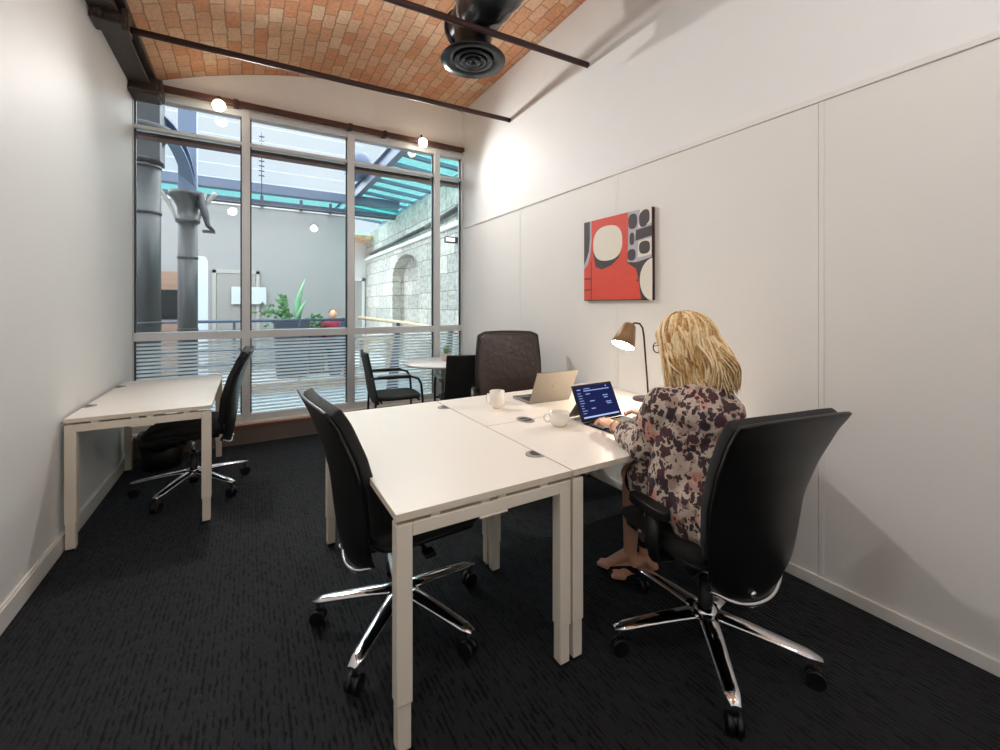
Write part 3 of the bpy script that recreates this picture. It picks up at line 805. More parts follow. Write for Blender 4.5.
# ------------------------------------------------------------------ the woman
Fd = V((.2, .98, 0)).normalized(); Lf = V((-Fd.y, Fd.x, 0)); Up = V((0, 0, 1))
def bp(o, f, l, z): return V((o[0], o[1], 0)) + Fd*f + Lf*l + Up*z
OW = (1.555, 1.01)
pel = bp(OW, -.02, 0, .565); waist = bp(OW, .0, 0, .72); chest = bp(OW, .055, 0, .875); neck0 = bp(OW, .095, 0, 1.01); neck1 = bp(OW, .125, 0, 1.075)
hc = bp(OW, .145, .006, 1.178)
shL = bp(OW, .085, .16, .96); shR = bp(OW, .085, -.125, .955)
elL = V((1.405, 1.215, .765)); elR = V((1.80, 1.25, .775))
wrL = V((1.478, 1.435, .785)); wrR = V((1.80, 1.475, .785))
hipL = bp(OW, .02, .085, .55); hipR = bp(OW, .02, -.085, .55)
knL = V((1.555, 1.40, .555)); knR = V((1.70, 1.43, .555))
anL = V((1.615, 1.47, .135)); anR = V((1.67, 1.42, .125))
HF = V((-.10, .985, -.12)).normalized(); HL = Up.cross(HF).normalized(); HU = HF.cross(HL)
def hp(f, l, u): return hc + HF*f + HL*l + HU*u
HM = Matrix((HF, HL, HU)).transposed()
wm = thing('person', 'woman with blonde hair and glasses in a floral blouse, seated typing on a tablet', 'person', (OW[0], OW[1], 0))
body = MB()
body.ell(pel, (.12, .165, .10), Matrix((Fd, Lf, Up)).transposed())
body.ell(waist, (.085, .125, .12), Matrix((Fd, Lf, Up)).transposed())
body.ell(chest, (.095, .15, .15), Matrix((Fd, Lf, Up)).transposed())
body.cap(shL, shR, .05, .05); body.cap(neck0, neck1+HF*.01, .056, .05); body.cap(neck1, hp(-.01, 0, -.04), .05, .05)
body.chain([shL, elL, wrL], [.046, .038, .026]); body.chain([shR, elR, wrR], [.046, .038, .026])
body.chain([hipL, knL], [.08, .055]); body.chain([hipR, knR], [.08, .055])
for kn, an, cf in ((knL, anL, .2), (knR, anR, .2)):
    mid = kn.lerp(an, .32) - Fd*.012
    body.chain([kn, mid, kn.lerp(an, .75), an], [.05, .052, .036, .031])
# feet, toes pointing down and forward, heels lifted
def foot(an, d):
    d = V(d).normalized()
    heel = an - d*.03 + V((0, 0, -.045)); ball = an + d*.11 + V((0, 0, -.095)); toe = an + d*.155 + V((0, 0, -.1))
    body.cap(an, heel, .032, .03); body.cap(an, ball, .033, .028); body.cap(heel, ball, .028, .026); body.cap(ball, toe, .026, .017)
    s = V((-d.y, d.x, 0))
    body.cap(ball + s*.016, toe + s*.02, .02, .012); body.cap(ball - s*.016, toe - s*.018-d*.01, .02, .012)
    return heel, ball, toe
fL = foot(anL, (-.35, .9, 0)); fR = foot(anR, (-.75, .65, 0))
# head
body.ell(hp(-.012, 0, .022), (.094, .074, .088), HM); body.ell(hp(.03, 0, -.03), (.058, .056, .075), HM)
body.cap(hp(.048, .032, -.055), hp(.075, .0, -.088), .03, .022); body.cap(hp(.048, -.032, -.055), hp(.075, .0, -.088), .03, .022)
body.cap(hp(.083, 0, .012), hp(.104, 0, -.022), .009, .012)
for s in (-1, 1):
    body.cap(hp(.07, .038*s, -.012), hp(.055, .052*s, -.02), .018, .02)
    body.cap(hp(.079, .012*s, .026), hp(.07, .045*s, .024), .009, .009)
    body.ell(hp(.0, .074*s, -.008), (.017, .009, .03), HM)
    body.ell(hp(.098, .01*s, -.026), (.007, .007, .006), HM)
body.ell(hp(.086, 0, -.052), (.012, .021, .006), HM); body.ell(hp(.085, 0, -.062), (.011, .018, .006), HM)
# hands: palm, four fingers, thumb
def hand(wr, dirv, side, spread):
    d = V(dirv).normalized(); s = Up.cross(d).normalized()*side      # s = towards the thumb
    up = d.cross(s)*side if False else Up
    tips = []
    pc = wr + d*.045 + V((0, 0, -.004))
    for k in range(4):
        off = (.028-.0185*k)
        kn = wr + d*(.086-.004*abs(k-1)-(.006 if k == 3 else 0)) + s*off + V((0, 0, .0))
        body.cap(wr+s*off*.5, kn, .0135, .0105, 10)
        ln = (.066, .074, .069, .054)[k]
        dd = (d + s*(.12-.08*k)*spread).normalized()
        p1 = kn + dd*ln*.42 + V((0, 0, .006)); p2 = p1 + dd*ln*.3 + V((0, 0, -.010)); p3 = p2 + dd*ln*.24 + V((0, 0, -.014))
        body.chain([kn, p1, p2, p3], [.0098, .009, .0082, .0072], 10)
        tips.append((p3, dd))
    t0 = wr + d*.02 + s*.022 + V((0, 0, -.006)); t1 = wr + d*.05 + s*.05 + V((0, 0, -.01)); t2 = wr + d*.083 + s*.06 + V((0, 0, -.016)); 
    body.chain([t0, t1, t2], [.015, .0115, .0085], 10)
    body.cap(wr, wr+d*.05, .02, .018)
    return tips
tL = hand(wrL, (.22, .94, 0), -1, 1.); tR = hand(wrR, (-.25, .95, 0), 1, 1.)
bo = inv(body.build('body', M['skin']), wm)
mod(bo, 'REMESH', mode='VOXEL', voxel_size=.0042, use_smooth_shade=True); mod(bo, 'SMOOTH', iterations=3, factor=.5)
for p, d in tL+tR: inv(MB().ell(p+V((0, 0, .005))+d*.004, (.006, .006, .0035)).build('fingernail', M['nails']), wm)
for s in (-1, 1): inv(MB().ell(hp(.073, .031*s, .006), (.0125, .0125, .0125), HM, mi=0).ell(hp(.082, .031*s, .006), (.005, .006, .006), HM, mi=1).build('eye', [M['eye'], M['iris']]), wm)
inv(MB().ell(hp(.091, 0, -.052), (.009, .018, .004), HM).ell(hp(.090, 0, -.060), (.009, .016, .0045), HM).build('lips', M['lips']), wm)
# blouse
FM = Matrix((Fd, Lf, Up)).transposed()
bl = MB()
bl.ell(chest+V((0, 0, .0))-Fd*.015, (.125, .172, .19), FM); bl.cap(bp(OW, .03, .085, .86), bp(OW, .03, -.07, .86), .1, .1); bl.cap(bp(OW, .12, .11, .86), bp(OW, .2, .14, .6), .075, .085); bl.cap(bp(OW, .05, .12, .85), bp(OW, .05, .15, .6), .085, .09); bl.ell(waist, (.12, .165, .16), FM)
bl.ell(bp(OW, -.02, 0, .62), (.145, .195, .13), FM)
bl.ell(bp(OW, .06, 0, .985), (.08, .13, .055), FM)
bl.cap(shL, shR, .07, .07); bl.cap(neck0+V((0, 0, -.02)), neck0+V((0, 0, .022)), .075, .064)
bl.cap(bp(OW, .0, .09, .925), bp(OW, .0, -.065, .925), .08, .08)
for sh, el_, wr in ((shL, elL, wrL), (shR, elR, wrR)):
    mid = sh.lerp(el_, .55); fo = el_.lerp(wr, .62)
    bl.chain([sh, mid, el_], [.068, .064, .06]); bl.chain([el_, el_.lerp(wr, .3), fo], [.06, .058, .05])
# skirt of the tunic falling over the hips and seat
for s in (-1, 1):
    bl.cap(bp(OW, -.02, .09*s, .6), bp(OW, .2, .1*s, .57), .115, .09)
    bl.cap(bp(OW, -.05, .12*s, .62), bp(OW, -.05, .14*s, .54), .09, .07)
    bl.cap(bp(OW, .1, .15*s, .56), bp(OW, .12, .2*s, .44), .05, .04)
bl.cap(bp(OW, -.13, .12, .6), bp(OW, -.13, -.12, .6), .055, .055); bl.cap(bp(OW, -.13, .13, .52), bp(OW, -.13, -.13, .52), .05, .05)
bo = inv(bl.build('blouse', M['blouse']), wm)
mod(bo, 'REMESH', mode='VOXEL', voxel_size=.0075, use_smooth_shade=True); mod(bo, 'SMOOTH', iterations=6, factor=.5)
tx = D.textures.new('folds', 'CLOUDS'); tx.noise_scale = .07; tx.noise_depth = 2
mod(bo, 'DISPLACE', texture=tx, strength=.022, mid_level=.5, texture_coords='GLOBAL'); mod(bo, 'SMOOTH', iterations=2, factor=.5)
# trousers
tr = MB(); tr.chain([hipL, hipL.lerp(knL, .8)], [.098, .08]); tr.chain([hipR, knR, knR.lerp(anR, .8)], [.098, .074, .05]); tr.ell(pel+V((0, 0, -.01)), (.13, .178, .09), FM)
bo = inv(tr.build('trousers', M['blackcloth']), wm); mod(bo, 'REMESH', mode='VOXEL', voxel_size=.009, use_smooth_shade=True); mod(bo, 'SMOOTH', iterations=5, factor=.5)
for h_, b_, t_ in (fL, fR):
    s1 = MB(); s1.cap(h_+V((0, 0, -.01)), b_+V((0, 0, -.014)), .031, .03); s1.cap(b_+V((0, 0, -.014)), t_+V((0, 0, -.004)), .03, .021)
    so = inv(s1.build('shoe', M['blackcloth']), wm); mod(so, 'REMESH', mode='VOXEL', voxel_size=.005, use_smooth_shade=True)
    so.scale = (1, 1, 1)
# bracelet
br = MB(); wd = (wrL-elL).normalized(); bc = wrL - wd*.012; n1 = wd.cross(Up).normalized(); n2 = wd.cross(n1)
br.tube([bc+(n1*math.cos(2*PI*k/24)+n2*math.sin(2*PI*k/24))*.033 for k in range(25)], .0028, 6)
inv(br.build('bracelet', M['gold']), wm)
# glasses
gs = MB()
for s in (-1, 1):
    c_ = hp(.098, .033*s, .0)
    gs.tube([c_ + HL*(.027*math.cos(2*PI*k/24)) + HU*(.022*math.sin(2*PI*k/24)) for k in range(25)], .0023, 6)
    gs.tube([hp(.098, .06*s, .008), hp(.06, .078*s, .01), hp(-.0, .08*s, .008)], .002, 6)
gs.tube([hp(.098, .007, .006), hp(.104, 0, .009), hp(.098, -.007, .006)], .002, 6)
inv(gs.build('glasses', M['screenblack']), wm)
# hair: a cap and many tapering locks over it
hr = MB()
hr.ell(hp(-.034, 0, .036), (.098, .09, .094), HM); hr.ell(hp(-.05, 0, -.04), (.078, .092, .11), HM); hr.ell(hp(-.07, -.01, -.11), (.072, .085, .07), HM)
ho = inv(hr.build('hair', M['hairbase']), wm); mod(ho, 'REMESH', mode='VOXEL', voxel_size=.006, use_smooth_shade=True); mod(ho, 'SMOOTH', iterations=5)
lk = MB(); rnd = random.Random(11)
hcx = hp(-.02, 0, .03)
clumps = []
for k in range(120):
    az = R(50) + R(260)*((k*.618034) % 1) + rnd.uniform(-.05, .05)
    clumps.append((az, rnd.uniform(.03, .9), rnd.uniform(0, 6.28), rnd.uniform(.8, 1.6), rnd.uniform(-.22, .25), rnd.uniform(-.235, -.175), rnd.uniform(-.004, .010)))
for k in range(26):
    sg = 1 if k % 2 else -1
    clumps.append((sg*R(4+42*((k*.618) % 1)), rnd.uniform(.1, .7), rnd.uniform(0, 6.28), rnd.uniform(.6, 1.1), sg*rnd.uniform(1.5, 1.9), rnd.uniform(-.17, -.11), rnd.uniform(-.010, -.002)))
for ci, (az, th0, ph, frq, da, ez, jt) in enumerate(clumps):
    if ci >= 120: pass
    elif 0 < math.sin(az) and az < R(92): da = .75; th0 = min(th0, .5)
    if math.cos(az) > .1 and ci < 120: ez = rnd.uniform(-.2, -.13); da *= (1 if math.sin(az) > 0 else .3)
    for q in range(11):
        a0 = az + rnd.uniform(-.16, .16); t0 = max(.02, th0 + rnd.uniform(-.15, .25)); jit = jt + rnd.uniform(-.004, .004)
        e2 = ez + rnd.uniform(-.02, .03); oa = rnd.uniform(-.07, .07)
        pts = []; rad = []; N = 18
        for i in range(N+1):
            u = i/N
            if u < .45:
                w = u/.45; th = t0+(PI/2-t0)*w; g = 0.
            else:
                w = 1.; th = PI/2; g = (u-.45)/.55
            a_ = a0 + da*(u) + oa*g*.5
            back = max(0, -math.cos(a_)); front = max(0, math.cos(a_))
            fl = 1 + (.12+.42*back)*math.sin(g*PI*.62) - .25*front*g
            rx, ry, rz = .118+jit, .104+jit, .106+jit
            f = math.cos(a_)*math.sin(th)*rx*fl; l = math.sin(a_)*math.sin(th)*ry*(1+.16*math.sin(g*PI*.6))
            p = hcx + HF*f + HL*l + HU*(math.cos(th)*rz)
            p = V((p.x, p.y, p.z + e2*g))
            wv = math.sin(u*2*PI*frq+ph)*.008*(1+1.4*g)*min(1, u*2.2)
            p += (HL*(-math.cos(a_)) + HF*math.sin(a_))*wv + (HF*math.cos(a_)+HL*math.sin(a_))*math.cos(u*2*PI*frq*1.3+ph)*.006*min(1, u*2)
            p += -HL*(.010+.022*back)*g - HL*.02*front*g
            pts.append(p); rad.append((.0052*(1-.75*max(0, u-.55)/.45)+.0004) if i < N else .0006)
        lk.tube(pts, rad, 5, ellip=(.5, 1.2))
inv(lk.build('hair_locks', M['hair']), wm)

# ------------------------------------------------------------------ beyond the window
struct(MB().box(-3.2, 3.25, YW+.2, 6.0, -.12, 0).build('floor_gallery', M['decking']))
struct(MB().box(-3.2, 3.25, 6.0, 8.4, -.7, -.6).build('floor_court', M['lower']))
fw = struct(MB().box(-3.2, 3.6, 8.4, 13.6, -.14, 0).build('floor_walkway', M['decking']))
struct(MB().box(-3.2, 2.1, 8.36, 8.42, -.16, .01).build('trim_9', M['nosing']))
struct(MB().box(-3.2, 3.1, 8.43, 8.5, -.7, -.14).build('wall_court', M['lower']))
struct(MB().box(-3.2, 2.04, 10.3, 10.45, 0, 3.42).build('wall_far', M['greywall']))
struct(MB().box(2.0, 3.6, 13.3, 13.45, 0, 3.6).build('wall_end', M['whitewall']))
struct(MB().box(-3.3, -3.15, YW+.2, 13.5, -.7, 4.2).build('wall_side', M['whitewall']))
struct(MB().box(XR+.15, 3.6, YW-.1, YW+.2, -.1, 4.).build('wall_facade', M['cream']))
# stone wall with arched niche
SX = 3.1
def stuv(p): return (p.y+p.x, p.z)
def archpoly(ya, yb, zs, n=14):
    r = (yb-ya)/2; c = (ya+yb)/2
    return [(c-r*math.cos(PI*k/n), zs+r*.55*math.sin(PI*k/n)) for k in range(n+1)]
sw = MB()
ya, yb, zs = 8.55, 10.5, 2.0
sw.box(SX, SX+.5, YW+.2, ya, -.7, 2.72); sw.box(SX, SX+.5, yb, 13.4, -.7, 2.72)
ar = archpoly(ya, yb, zs)
for (a0, za), (a1, zb) in zip(ar, ar[1:]): sw.prism([(a0, za), (a1, zb), (a1, 2.72), (a0, 2.72)], SX, SX+.5, axis='X')
sw.box(SX+.28, SX+.5, ya, yb, -.7, 2.72)
struct(sw.build('wall_stone', M['stone'], uv=stuv))
us = MB().prism([(YW+.2, 2.80), (13.4, 2.80), (13.4, 3.5), (YW+.2, 3.62)], SX+.02, SX+.5, axis='X')
struct(us.build('wall_stone_upper', M['stone'], uv=lambda p: ((p.y+p.x)*.7, p.z*.7+.1)))
struct(MB().box(SX-.05, SX+.5, YW+.2, 13.4, 2.72, 2.80).build('trim_10', M['whitewall'], bevel=.01))

# far door
t = thing('gallery_door', 'grey closed door in the grey wall beyond the window', 'door', (-.2, 10.3, 0))
f_ = MB(); f_.box(-.62, -.55, 10.25, 10.3, 0, 2.08); f_.box(.14, .21, 10.25, 10.3, 0, 2.08); f_.box(-.62, .21, 10.25, 10.3, 2.01, 2.08)
inv(f_.build('door_frame', M['doorwhite'], bevel=.005), t)
lf_ = inv(MB().box(-.545, .135, 10.262, 10.3, .01, 2.005).build('door_leaf', M['doorpaint'], bevel=.003), t)
hd = MB().box(-.5, -.455, 10.25, 10.262, 1.18, 1.32); hd.cyl((-.475, 10.255, 1.25), (-.475, 10.215, 1.25), .01, 10); hd.cyl((-.475, 10.215, 1.25), (-.36, 10.215, 1.25), .01, 10)
ho = hd.build('handle', M['chrome']); ho.parent = lf_; ho.matrix_parent_inverse = Matrix.Translation(-V((-.2, 10.3, 0)))
t = tag(MB().box(-.29, .33, 10.2, 10.215, 1.385, 1.74).box(-.25, -.24, 10.205, 10.262, 1.5, 1.6).build('stand_in_board', M['paper'], bevel=.003), 'blank white rectangular stand-in board added in front of the far grey door', 'board')  # board added as stand-in for a reflection-like pale rectangle in the window
# far right door
t = thing('end_door', 'pale door in the white end wall beside the stone wall', 'door', (2.6, 13.3, 0))
f_ = MB(); f_.box(2.25, 2.33, 13.24, 13.3, 0, 2.2); f_.box(2.98, 3.06, 13.24, 13.3, 0, 2.2); f_.box(2.25, 3.06, 13.24, 13.3, 2.1, 2.2)
inv(f_.build('door_frame', M['whitewall'], bevel=.005), t)
d_ = inv(MB().box(2.335, 2.975, 13.262, 13.3, .01, 2.095).build('door_leaf', M['doorwhite'], bevel=.003), t)
ho = MB().box(2.80, 2.84, 13.23, 13.262, 1.05, 1.35).build('handle', M['black']); ho.parent = d_; ho.matrix_parent_inverse = Matrix.Translation(-V((2.6, 13.3, 0)))

# reception wall panel of wood with a dark screen
t = thing('wood_panel', 'pale brown wooden wall panel holding a dark screen, between the two dark columns', 'panel', (-1.4, 10.2, 0))
pn = MB()
for k in range(7): pn.box(-1.95, -.95, 10.2, 10.29, .02+k*.285, .3+k*.285)
p_ = inv(pn.build('cladding', M['woodpanel'], bevel=.004), t)
inv(MB().box(-1.72, -1.0, 10.17, 10.2, 1.1, 1.66).build('screen', M['screenblack'], bevel=.004), t)
# rounded white partition
pp = [(-.865, 0), (-.625, 0), (-.625, 2.1)] + [(-.685+.06*math.cos(PI/2*k/6), 2.1+.14*math.sin(PI/2*k/6)) for k in range(7)] + [(-.865, 2.24)]
tag(MB().prism(pp, 9.3, 9.36).build('partition_screen', M['paper'], bevel=.004), 'narrow white screen with a rounded top behind the slim dark column', 'partition')

# columns
def capital(b, c, z, r):
    b.lathe([(r, z), (r*1.25, z+.02), (r*1.25, z+.05), (r*1.02, z+.06), (r*1.05, z+.2), (r*1.4, z+.3), (r*1.9, z+.36), (r*1.9, z+.42), (r*1.2, z+.43)], c=(c[0], c[1], 0), n=28)
t = thing('iron_column', 'thick dark iron column just outside the window by the left wall', 'column', (-1.03, 6.3, 0), 0, 'dark iron columns')
cb = MB(); cb.cyl((-1.03, 6.3, -.02), (-1.03, 6.3, 3.0), .155, 32); cb.box(-1.2, -.86, 6.13, 6.47, -.02, .2)
for z in (1.15, 2.42, 2.95): cb.lathe([(.155, z-.02), (.165, z-.012), (.165, z+.012), (.155, z+.02)], c=(-1.03, 6.3, 0), n=32)
inv(cb.build('shaft', M['column']), t)
cp = MB(); cp.box(-1.2, -.86, 6.13, 6.47, 3.0, 3.75); capital(cp, (-1.03, 6.3), 2.98, .15)
inv(cp.build('head_block', M['column'], bevel=.01), t)
rib = MB()   # curved bracket from the thick column towards the slim column
pts = []
for k in range(13):
    u = k/12; a_ = PI/2*u
    pts.append(V((-.93+.26*math.sin(a_), 6.4+.72*math.sin(a_)*.9, 3.62-.72*(1-math.cos(a_)))))
for off, hw, hh in ((0, .07, .012), (-.14, .07, .012)):
    rs = [[p+V((-hw*.94, hw*.34, off-hh)), p+V((hw*.94, -hw*.34, off-hh)), p+V((hw*.94, -hw*.34, off+hh)), p+V((-hw*.94, hw*.34, off+hh))] for p in pts]
    rib.rings(rs, sm=False)
rs = [[p+V((-.01, .0, -.14)), p+V((.01, 0, -.14)), p+V((.01, 0, 0)), p+V((-.01, 0, 0))] for p in pts]
rib.rings(rs, sm=False)
inv(rib.build('bracket', M['colblue']), t)
t = thing('iron_column', 'slim dark iron column with scrolled capital beyond the window', 'column', (-.66, 7.1, 0), 0, 'dark iron columns')
cb = MB(); cb.cyl((-.70, 7.1, -.6), (-.70, 7.1, 2.48), .112, 28)
for z in (1.03, 2.0): cb.lathe([(.112, z-.02), (.12, z-.01), (.12, z+.01), (.112, z+.02)], c=(-.70, 7.1, 0), n=28)
inv(cb.build('shaft', M['column']), t)
cp = MB(); capital(cp, (-.70, 7.1), 2.46, .112)
inv(cp.build('capital', M['column']), t)
up_ = MB().box(-.80, -.595, 7.0, 7.2, 2.88, 4.6); inv(up_.build('upper_shaft', M['colblue'], bevel=.01), t)
for s in (-1, 1):
    sc_ = MB(); pts = [(-.70+s*(.12+.01*k+.10*(k/10)**2), 7.02, 2.5+.40*(k/10)) for k in range(11)]
    sc_.tube(pts, [.018+.012*(k/10) for k in range(11)], 10)
    inv(sc_.build('scroll', M['greyplastic']), t)
sc_ = MB(); sc_.tube([(-.56, 7.0, 2.85), (-.50, 6.95, 2.6), (-.46, 6.9, 2.42), (-.40, 6.9, 2.36)], [.06, .045, .03, .02], 10); sc_.box(-.52, -.38, 6.85, 6.95, 2.33, 2.36)
inv(sc_.build('drip_bracket', M['column']), t)

# brown steel beam right behind the transom
t = thing('outer_beam', 'red-brown steel beam outside the glass below the top panes', 'beam', (.75, 5.12, 2.88))
ob = MB(); ob.box(-1.6, 3.0, 5.07, 5.2, 3.005, 3.025); ob.box(-1.6, 3.0, 5.125, 5.145, 2.94, 3.005); ob.box(-1.6, 3.0, 5.07, 5.2, 2.925, 2.942)
inv(ob.build('beam', M['redbrown'], bevel=.003), t)
for x in (-.6, .2, 1.25, 1.75):
    inv(MB().box(x-.006, x+.006, 5.075, 5.125, 2.942, 3.005).build('stiffener', M['redbrown']), t)

# clerestory and roof
struct(MB().box(-3.2, 3.4, 10.28, 10.32, 3.42, 3.46).build('trim_11', M['whitewall']))
cl = MB(); cl.box(-3.2, 3.2, 10.3, 10.312, 3.58, 3.72)
ro = struct(MB().box(-3.2, 3.2, 10.22, 10.42, 3.73, 3.92).build('roof_beam', M['bluegrey'], bevel=.005))
struct(cl.build('roof_glazing', M['cyan'], ro))
struct(MB().box(-3.2, 3.2, 10.24, 10.36, 3.50, 3.58).build('roof_purlin', M['railblue'], ro, bevel=.004))
for x in (-.9, .25, 1.0, 1.6):
    struct(MB().box(x-.03, x+.03, 10.2, 10.24, 3.42, 3.66).build('roof_bracket', M['railblue'], ro))
# sloping glass roof over the court: thin bars with a pane
rg = MB(); 
for k in range(16): 
    u = k/15; rg.box(-3.2, 2.15, 10.3-.2*k-.008, 10.3-.2*k+.008, 3.95+.22*k-.006, 3.95+.22*k+.006)
struct(rg.build('roof_bars', M['alu'], ro))
# glazed bay over the stone wall: main beam, eaves beam, rafters and panes
t = thing('glass_roof', 'glazed roof bay with blue-green panes beside the stone wall', 'roof', (2.6, 8, 3.9))
mb_ = MB(); mb_.box(2.12, 2.24, 5.3, 13.3, 3.86, 4.08); mb_.box(2.06, 2.30, 5.3, 13.3, 4.06, 4.09)
inv(mb_.build('main_beam', M['bluegrey'], bevel=.004), t)
inv(MB().prism([(5.3, 3.72), (13.3, 3.72), (13.3, 3.92), (5.3, 3.92)], 3.5, 3.64, axis='X').build('eaves_beam', M['bluegrey'], bevel=.004), t)
for k in range(14):
    y = 5.5+k*.58
    inv(MB().prism([(2.2, 3.98), (3.56, 3.86), (3.56, 3.92), (2.2, 4.04)], y-.05, y+.05).build('rafter', M['bluegrey']), t)
inv(MB().prism([(2.2, 4.045), (3.56, 3.925), (3.56, 3.933), (2.2, 4.053)], 5.3, 13.3).build('glass_panes', M['cyan']), t)
# sloped lattice bracket under the main beam
lb = MB(); pts = []
for k in range(11):
    a_ = PI/2*k/10
    pts.append(V((2.14-.55*math.sin(a_), 10.0, 3.85-.75*(1-math.cos(a_))+.0)))
lb.tube(pts, .05, 8)
pts = [V((2.1, 9.0+.8*math.sin(PI/2*k/10), 3.1+.78*(1-math.cos(PI/2*k/10)))) for k in range(11)]
tag(MB().lathe([(0, 0), (.12, 0), (.2, .05), (.21, .4), (.24, .5), (.24, .7), (.2, .74), (0, .74)], mtx=Matrix.Translation((1.96, 8.7, 4.25)) @ Matrix.Rotation(R(-90), 4, 'X'), n=32).build('roof_fan', M['colblue']), 'rounded blue-grey ventilator hanging beneath the glass roof', 'ventilator')
tag(MB().tube([(-.75, 10.0, 3.42), (.6, 10.0, 3.42), (2.3, 10.0, 3.42), (3.0, 10.0, 3.42)], .025, 10).build('hanging_pipe', M['column']), 'dark horizontal pipe running below the roof beam beyond the window', 'pipe')
tag(MB().box(2.86, 3.09, 6.6, 6.68, 2.42, 2.52).box(2.86, 3.02, 6.595, 6.6, 2.44, 2.5, 1).build('wall_lamp', [M['column'], M['tubelight']]), 'small lit wall lamp on the stone wall at the far right of the window', 'lamp')
tag(MB().cyl((3.05, 6.3, 3.02), (3.05, 8.0, 2.92), .05, 14).cyl((3.05, 8.0, 2.92), (3.05, 12.5, 2.86), .04, 14).build('wall_conduit', M['column']), 'dark conduit pipe running along the top of the stone wall', 'pipe')
# hanging chain ladder
hc_ = MB()
for k in range(9): hc_.box(.19, .29, 9.95, 9.97, 4.0+k*.1, 4.02+k*.1)
hc_.cyl((.24, 9.96, 3.6), (.24, 9.96, 4.9), .008, 6)
tag(hc_.build('hanging_chain', M['railblue']), 'thin dark rung chain hanging against the bright roof', 'chain')

# railing of the far walkway
t = thing('railing', 'blue steel railing along the far walkway', 'railing', (0, 8.5, 0))
for z, r in ((1.09, .026), (.93, .02), (.6, .012), (.35, .012)):
    inv(MB().cyl((-3.1, 8.5, z), (1.6, 8.5, z), r, 12).build('rail', M['railblue']), t)
for x in (-2.2, -1.2, -.2, .8, 1.6): inv(MB().box(x-.02, x+.02, 8.47, 8.53, 0, 1.09).build('post', M['railblue']), t)
# ramp balustrade with a timber handrail and slanted fins
t = thing('ramp_balustrade', 'timber handrail on slanted dark posts in front of the stone wall', 'railing', (2.2, 7.5, 0))
pr = [V((1.95, 8.95, 1.11)), V((2.45, 7.45, 1.04)), V((2.78, 6.0, .95)), V((2.9, 5.4, .93))]
inv(MB().tube(pr, .034, 12).build('handrail', M['woodlight']), t)
for p0, p1 in (((1.60, 8.70, 1.12), (1.42, 8.55, 0)), ((2.30, 7.40, 1.05), (2.16, 7.3, -.1)), ((2.70, 6.02, .97), (2.5, 5.9, -.05))):
    p0 = V(p0); p1 = V(p1)
    rs = [[p1+V((-.10, 0, 0)), p1+V((.10, 0, 0)), p1+V((.10, .05, 0)), p1+V((-.10, .05, 0))], [p0+V((-.03, 0, 0)), p0+V((.03, 0, 0)), p0+V((.03, .05, 0)), p0+V((-.03, .05, 0))]]
    inv(MB().rings(rs, sm=False).build('post', M['railblue'], bevel=.004), t)
t = thing('timber_bench', 'long pale timber bench beside the stone wall', 'bench', (2.3, 8.6, 0))
inv(MB().box(2.0, 2.85, 8.9, 9.35, .62, .70).build('seat', M['woodlight'], bevel=.005), t)
inv(MB().box(2.05, 2.15, 8.92, 9.33, 0, .62).build('leg', M['woodlight'], bevel=.004), t); inv(MB().box(2.6, 2.7, 8.92, 9.33, 0, .62).build('leg', M['woodlight'], bevel=.004), t)

# planter with greenery
t = thing('planter', 'tall dark grey planter with trailing leaves on the far walkway', 'planter', (.72, 9.1, 0))
MB().rings([[(x*w, y*w, z) for x, y in ((-1, -1), (1, -1), (1, 1), (-1, 1))] for w, z in ((.25, 0), (.30, 1.06), (.27, 1.06), (.26, .98))], sm=False).build('pot', M['planter'], t, bevel=.008)
lf = MB(); rnd = random.Random(5)
for k in range(70):
    a_ = rnd.uniform(PI*.5, PI*1.5); rr_ = rnd.uniform(.1, .6); zz = 1.1+rnd.uniform(-.15, .3)*(.4+rr_)
    c_ = V((rr_*math.cos(a_), rnd.uniform(-.25, .25), zz)); d = V((rnd.uniform(-1, 1), rnd.uniform(-1, 1), rnd.uniform(-.5, 1))).normalized()
    lf.tube([c_, c_+d*.04, c_+d*.09], [.006, .032, .003], 6, ellip=(1, .25))
for k in range(7):
    e_ = V((rnd.uniform(-.55, -.1), rnd.uniform(-.2, .2), rnd.uniform(1.15, 1.6)))
    pts = [V((-.05, 0, 1.0)).lerp(e_, u)+V((0, 0, .12*math.sin(PI*u))) for u in (0, .25, .5, .75, 1)]
    lf.tube(pts, .008, 6)
    for u in range(2, 10):
        c_ = V((-.05, 0, 1.0)).lerp(e_, u/10)+V((0, 0, .12*math.sin(PI*u/10)))
        for s in (-1, 1):
            d = V((s*.5, rnd.uniform(-.4, .4), .7)).normalized(); lf.tube([c_, c_+d*.035, c_+d*.075], [.004, .019, .002], 6, ellip=(1, .25))
lf.build('leaves', M['leaf'], t)
cc = MB(); cc.tube([(.10, 0, 1.0), (.08, 0, 1.2), (.1, 0, 1.42), (.16, 0, 1.62), (.24, 0, 1.88)], [.02, .045, .055, .035, .006], 8, ellip=(1, .4)); cc.tube([(.14, .05, 1.0), (.17, .05, 1.2), (.16, .05, 1.4), (.19, .05, 1.58)], [.02, .05, .04, .005], 8, ellip=(.5, 1)); cc.tube([(.05, -.05, 1.0), (.1, -.05, 1.16), (.17, -.05, 1.3), (.26, -.06, 1.46)], [.02, .04, .035, .005], 8, ellip=(1, .5))
cc.build('tall_leaf', M['leafpale'], t)
lf2 = MB(); 
for k in range(60):
    c_ = V((rnd.uniform(.32, .56), rnd.uniform(-.15, .15), rnd.uniform(.9, 1.16))); d = V((rnd.uniform(-1, 1), rnd.uniform(-1, 1), rnd.uniform(-.2, 1))).normalized()
    lf2.tube([c_, c_+d*.04, c_+d*.1], [.006, .03, .003], 6, ellip=(1, .25))
t2 = thing('planter', 'low box of green leaves behind the railing beside the tall planter', 'planter', (.72, 9.3, 0))
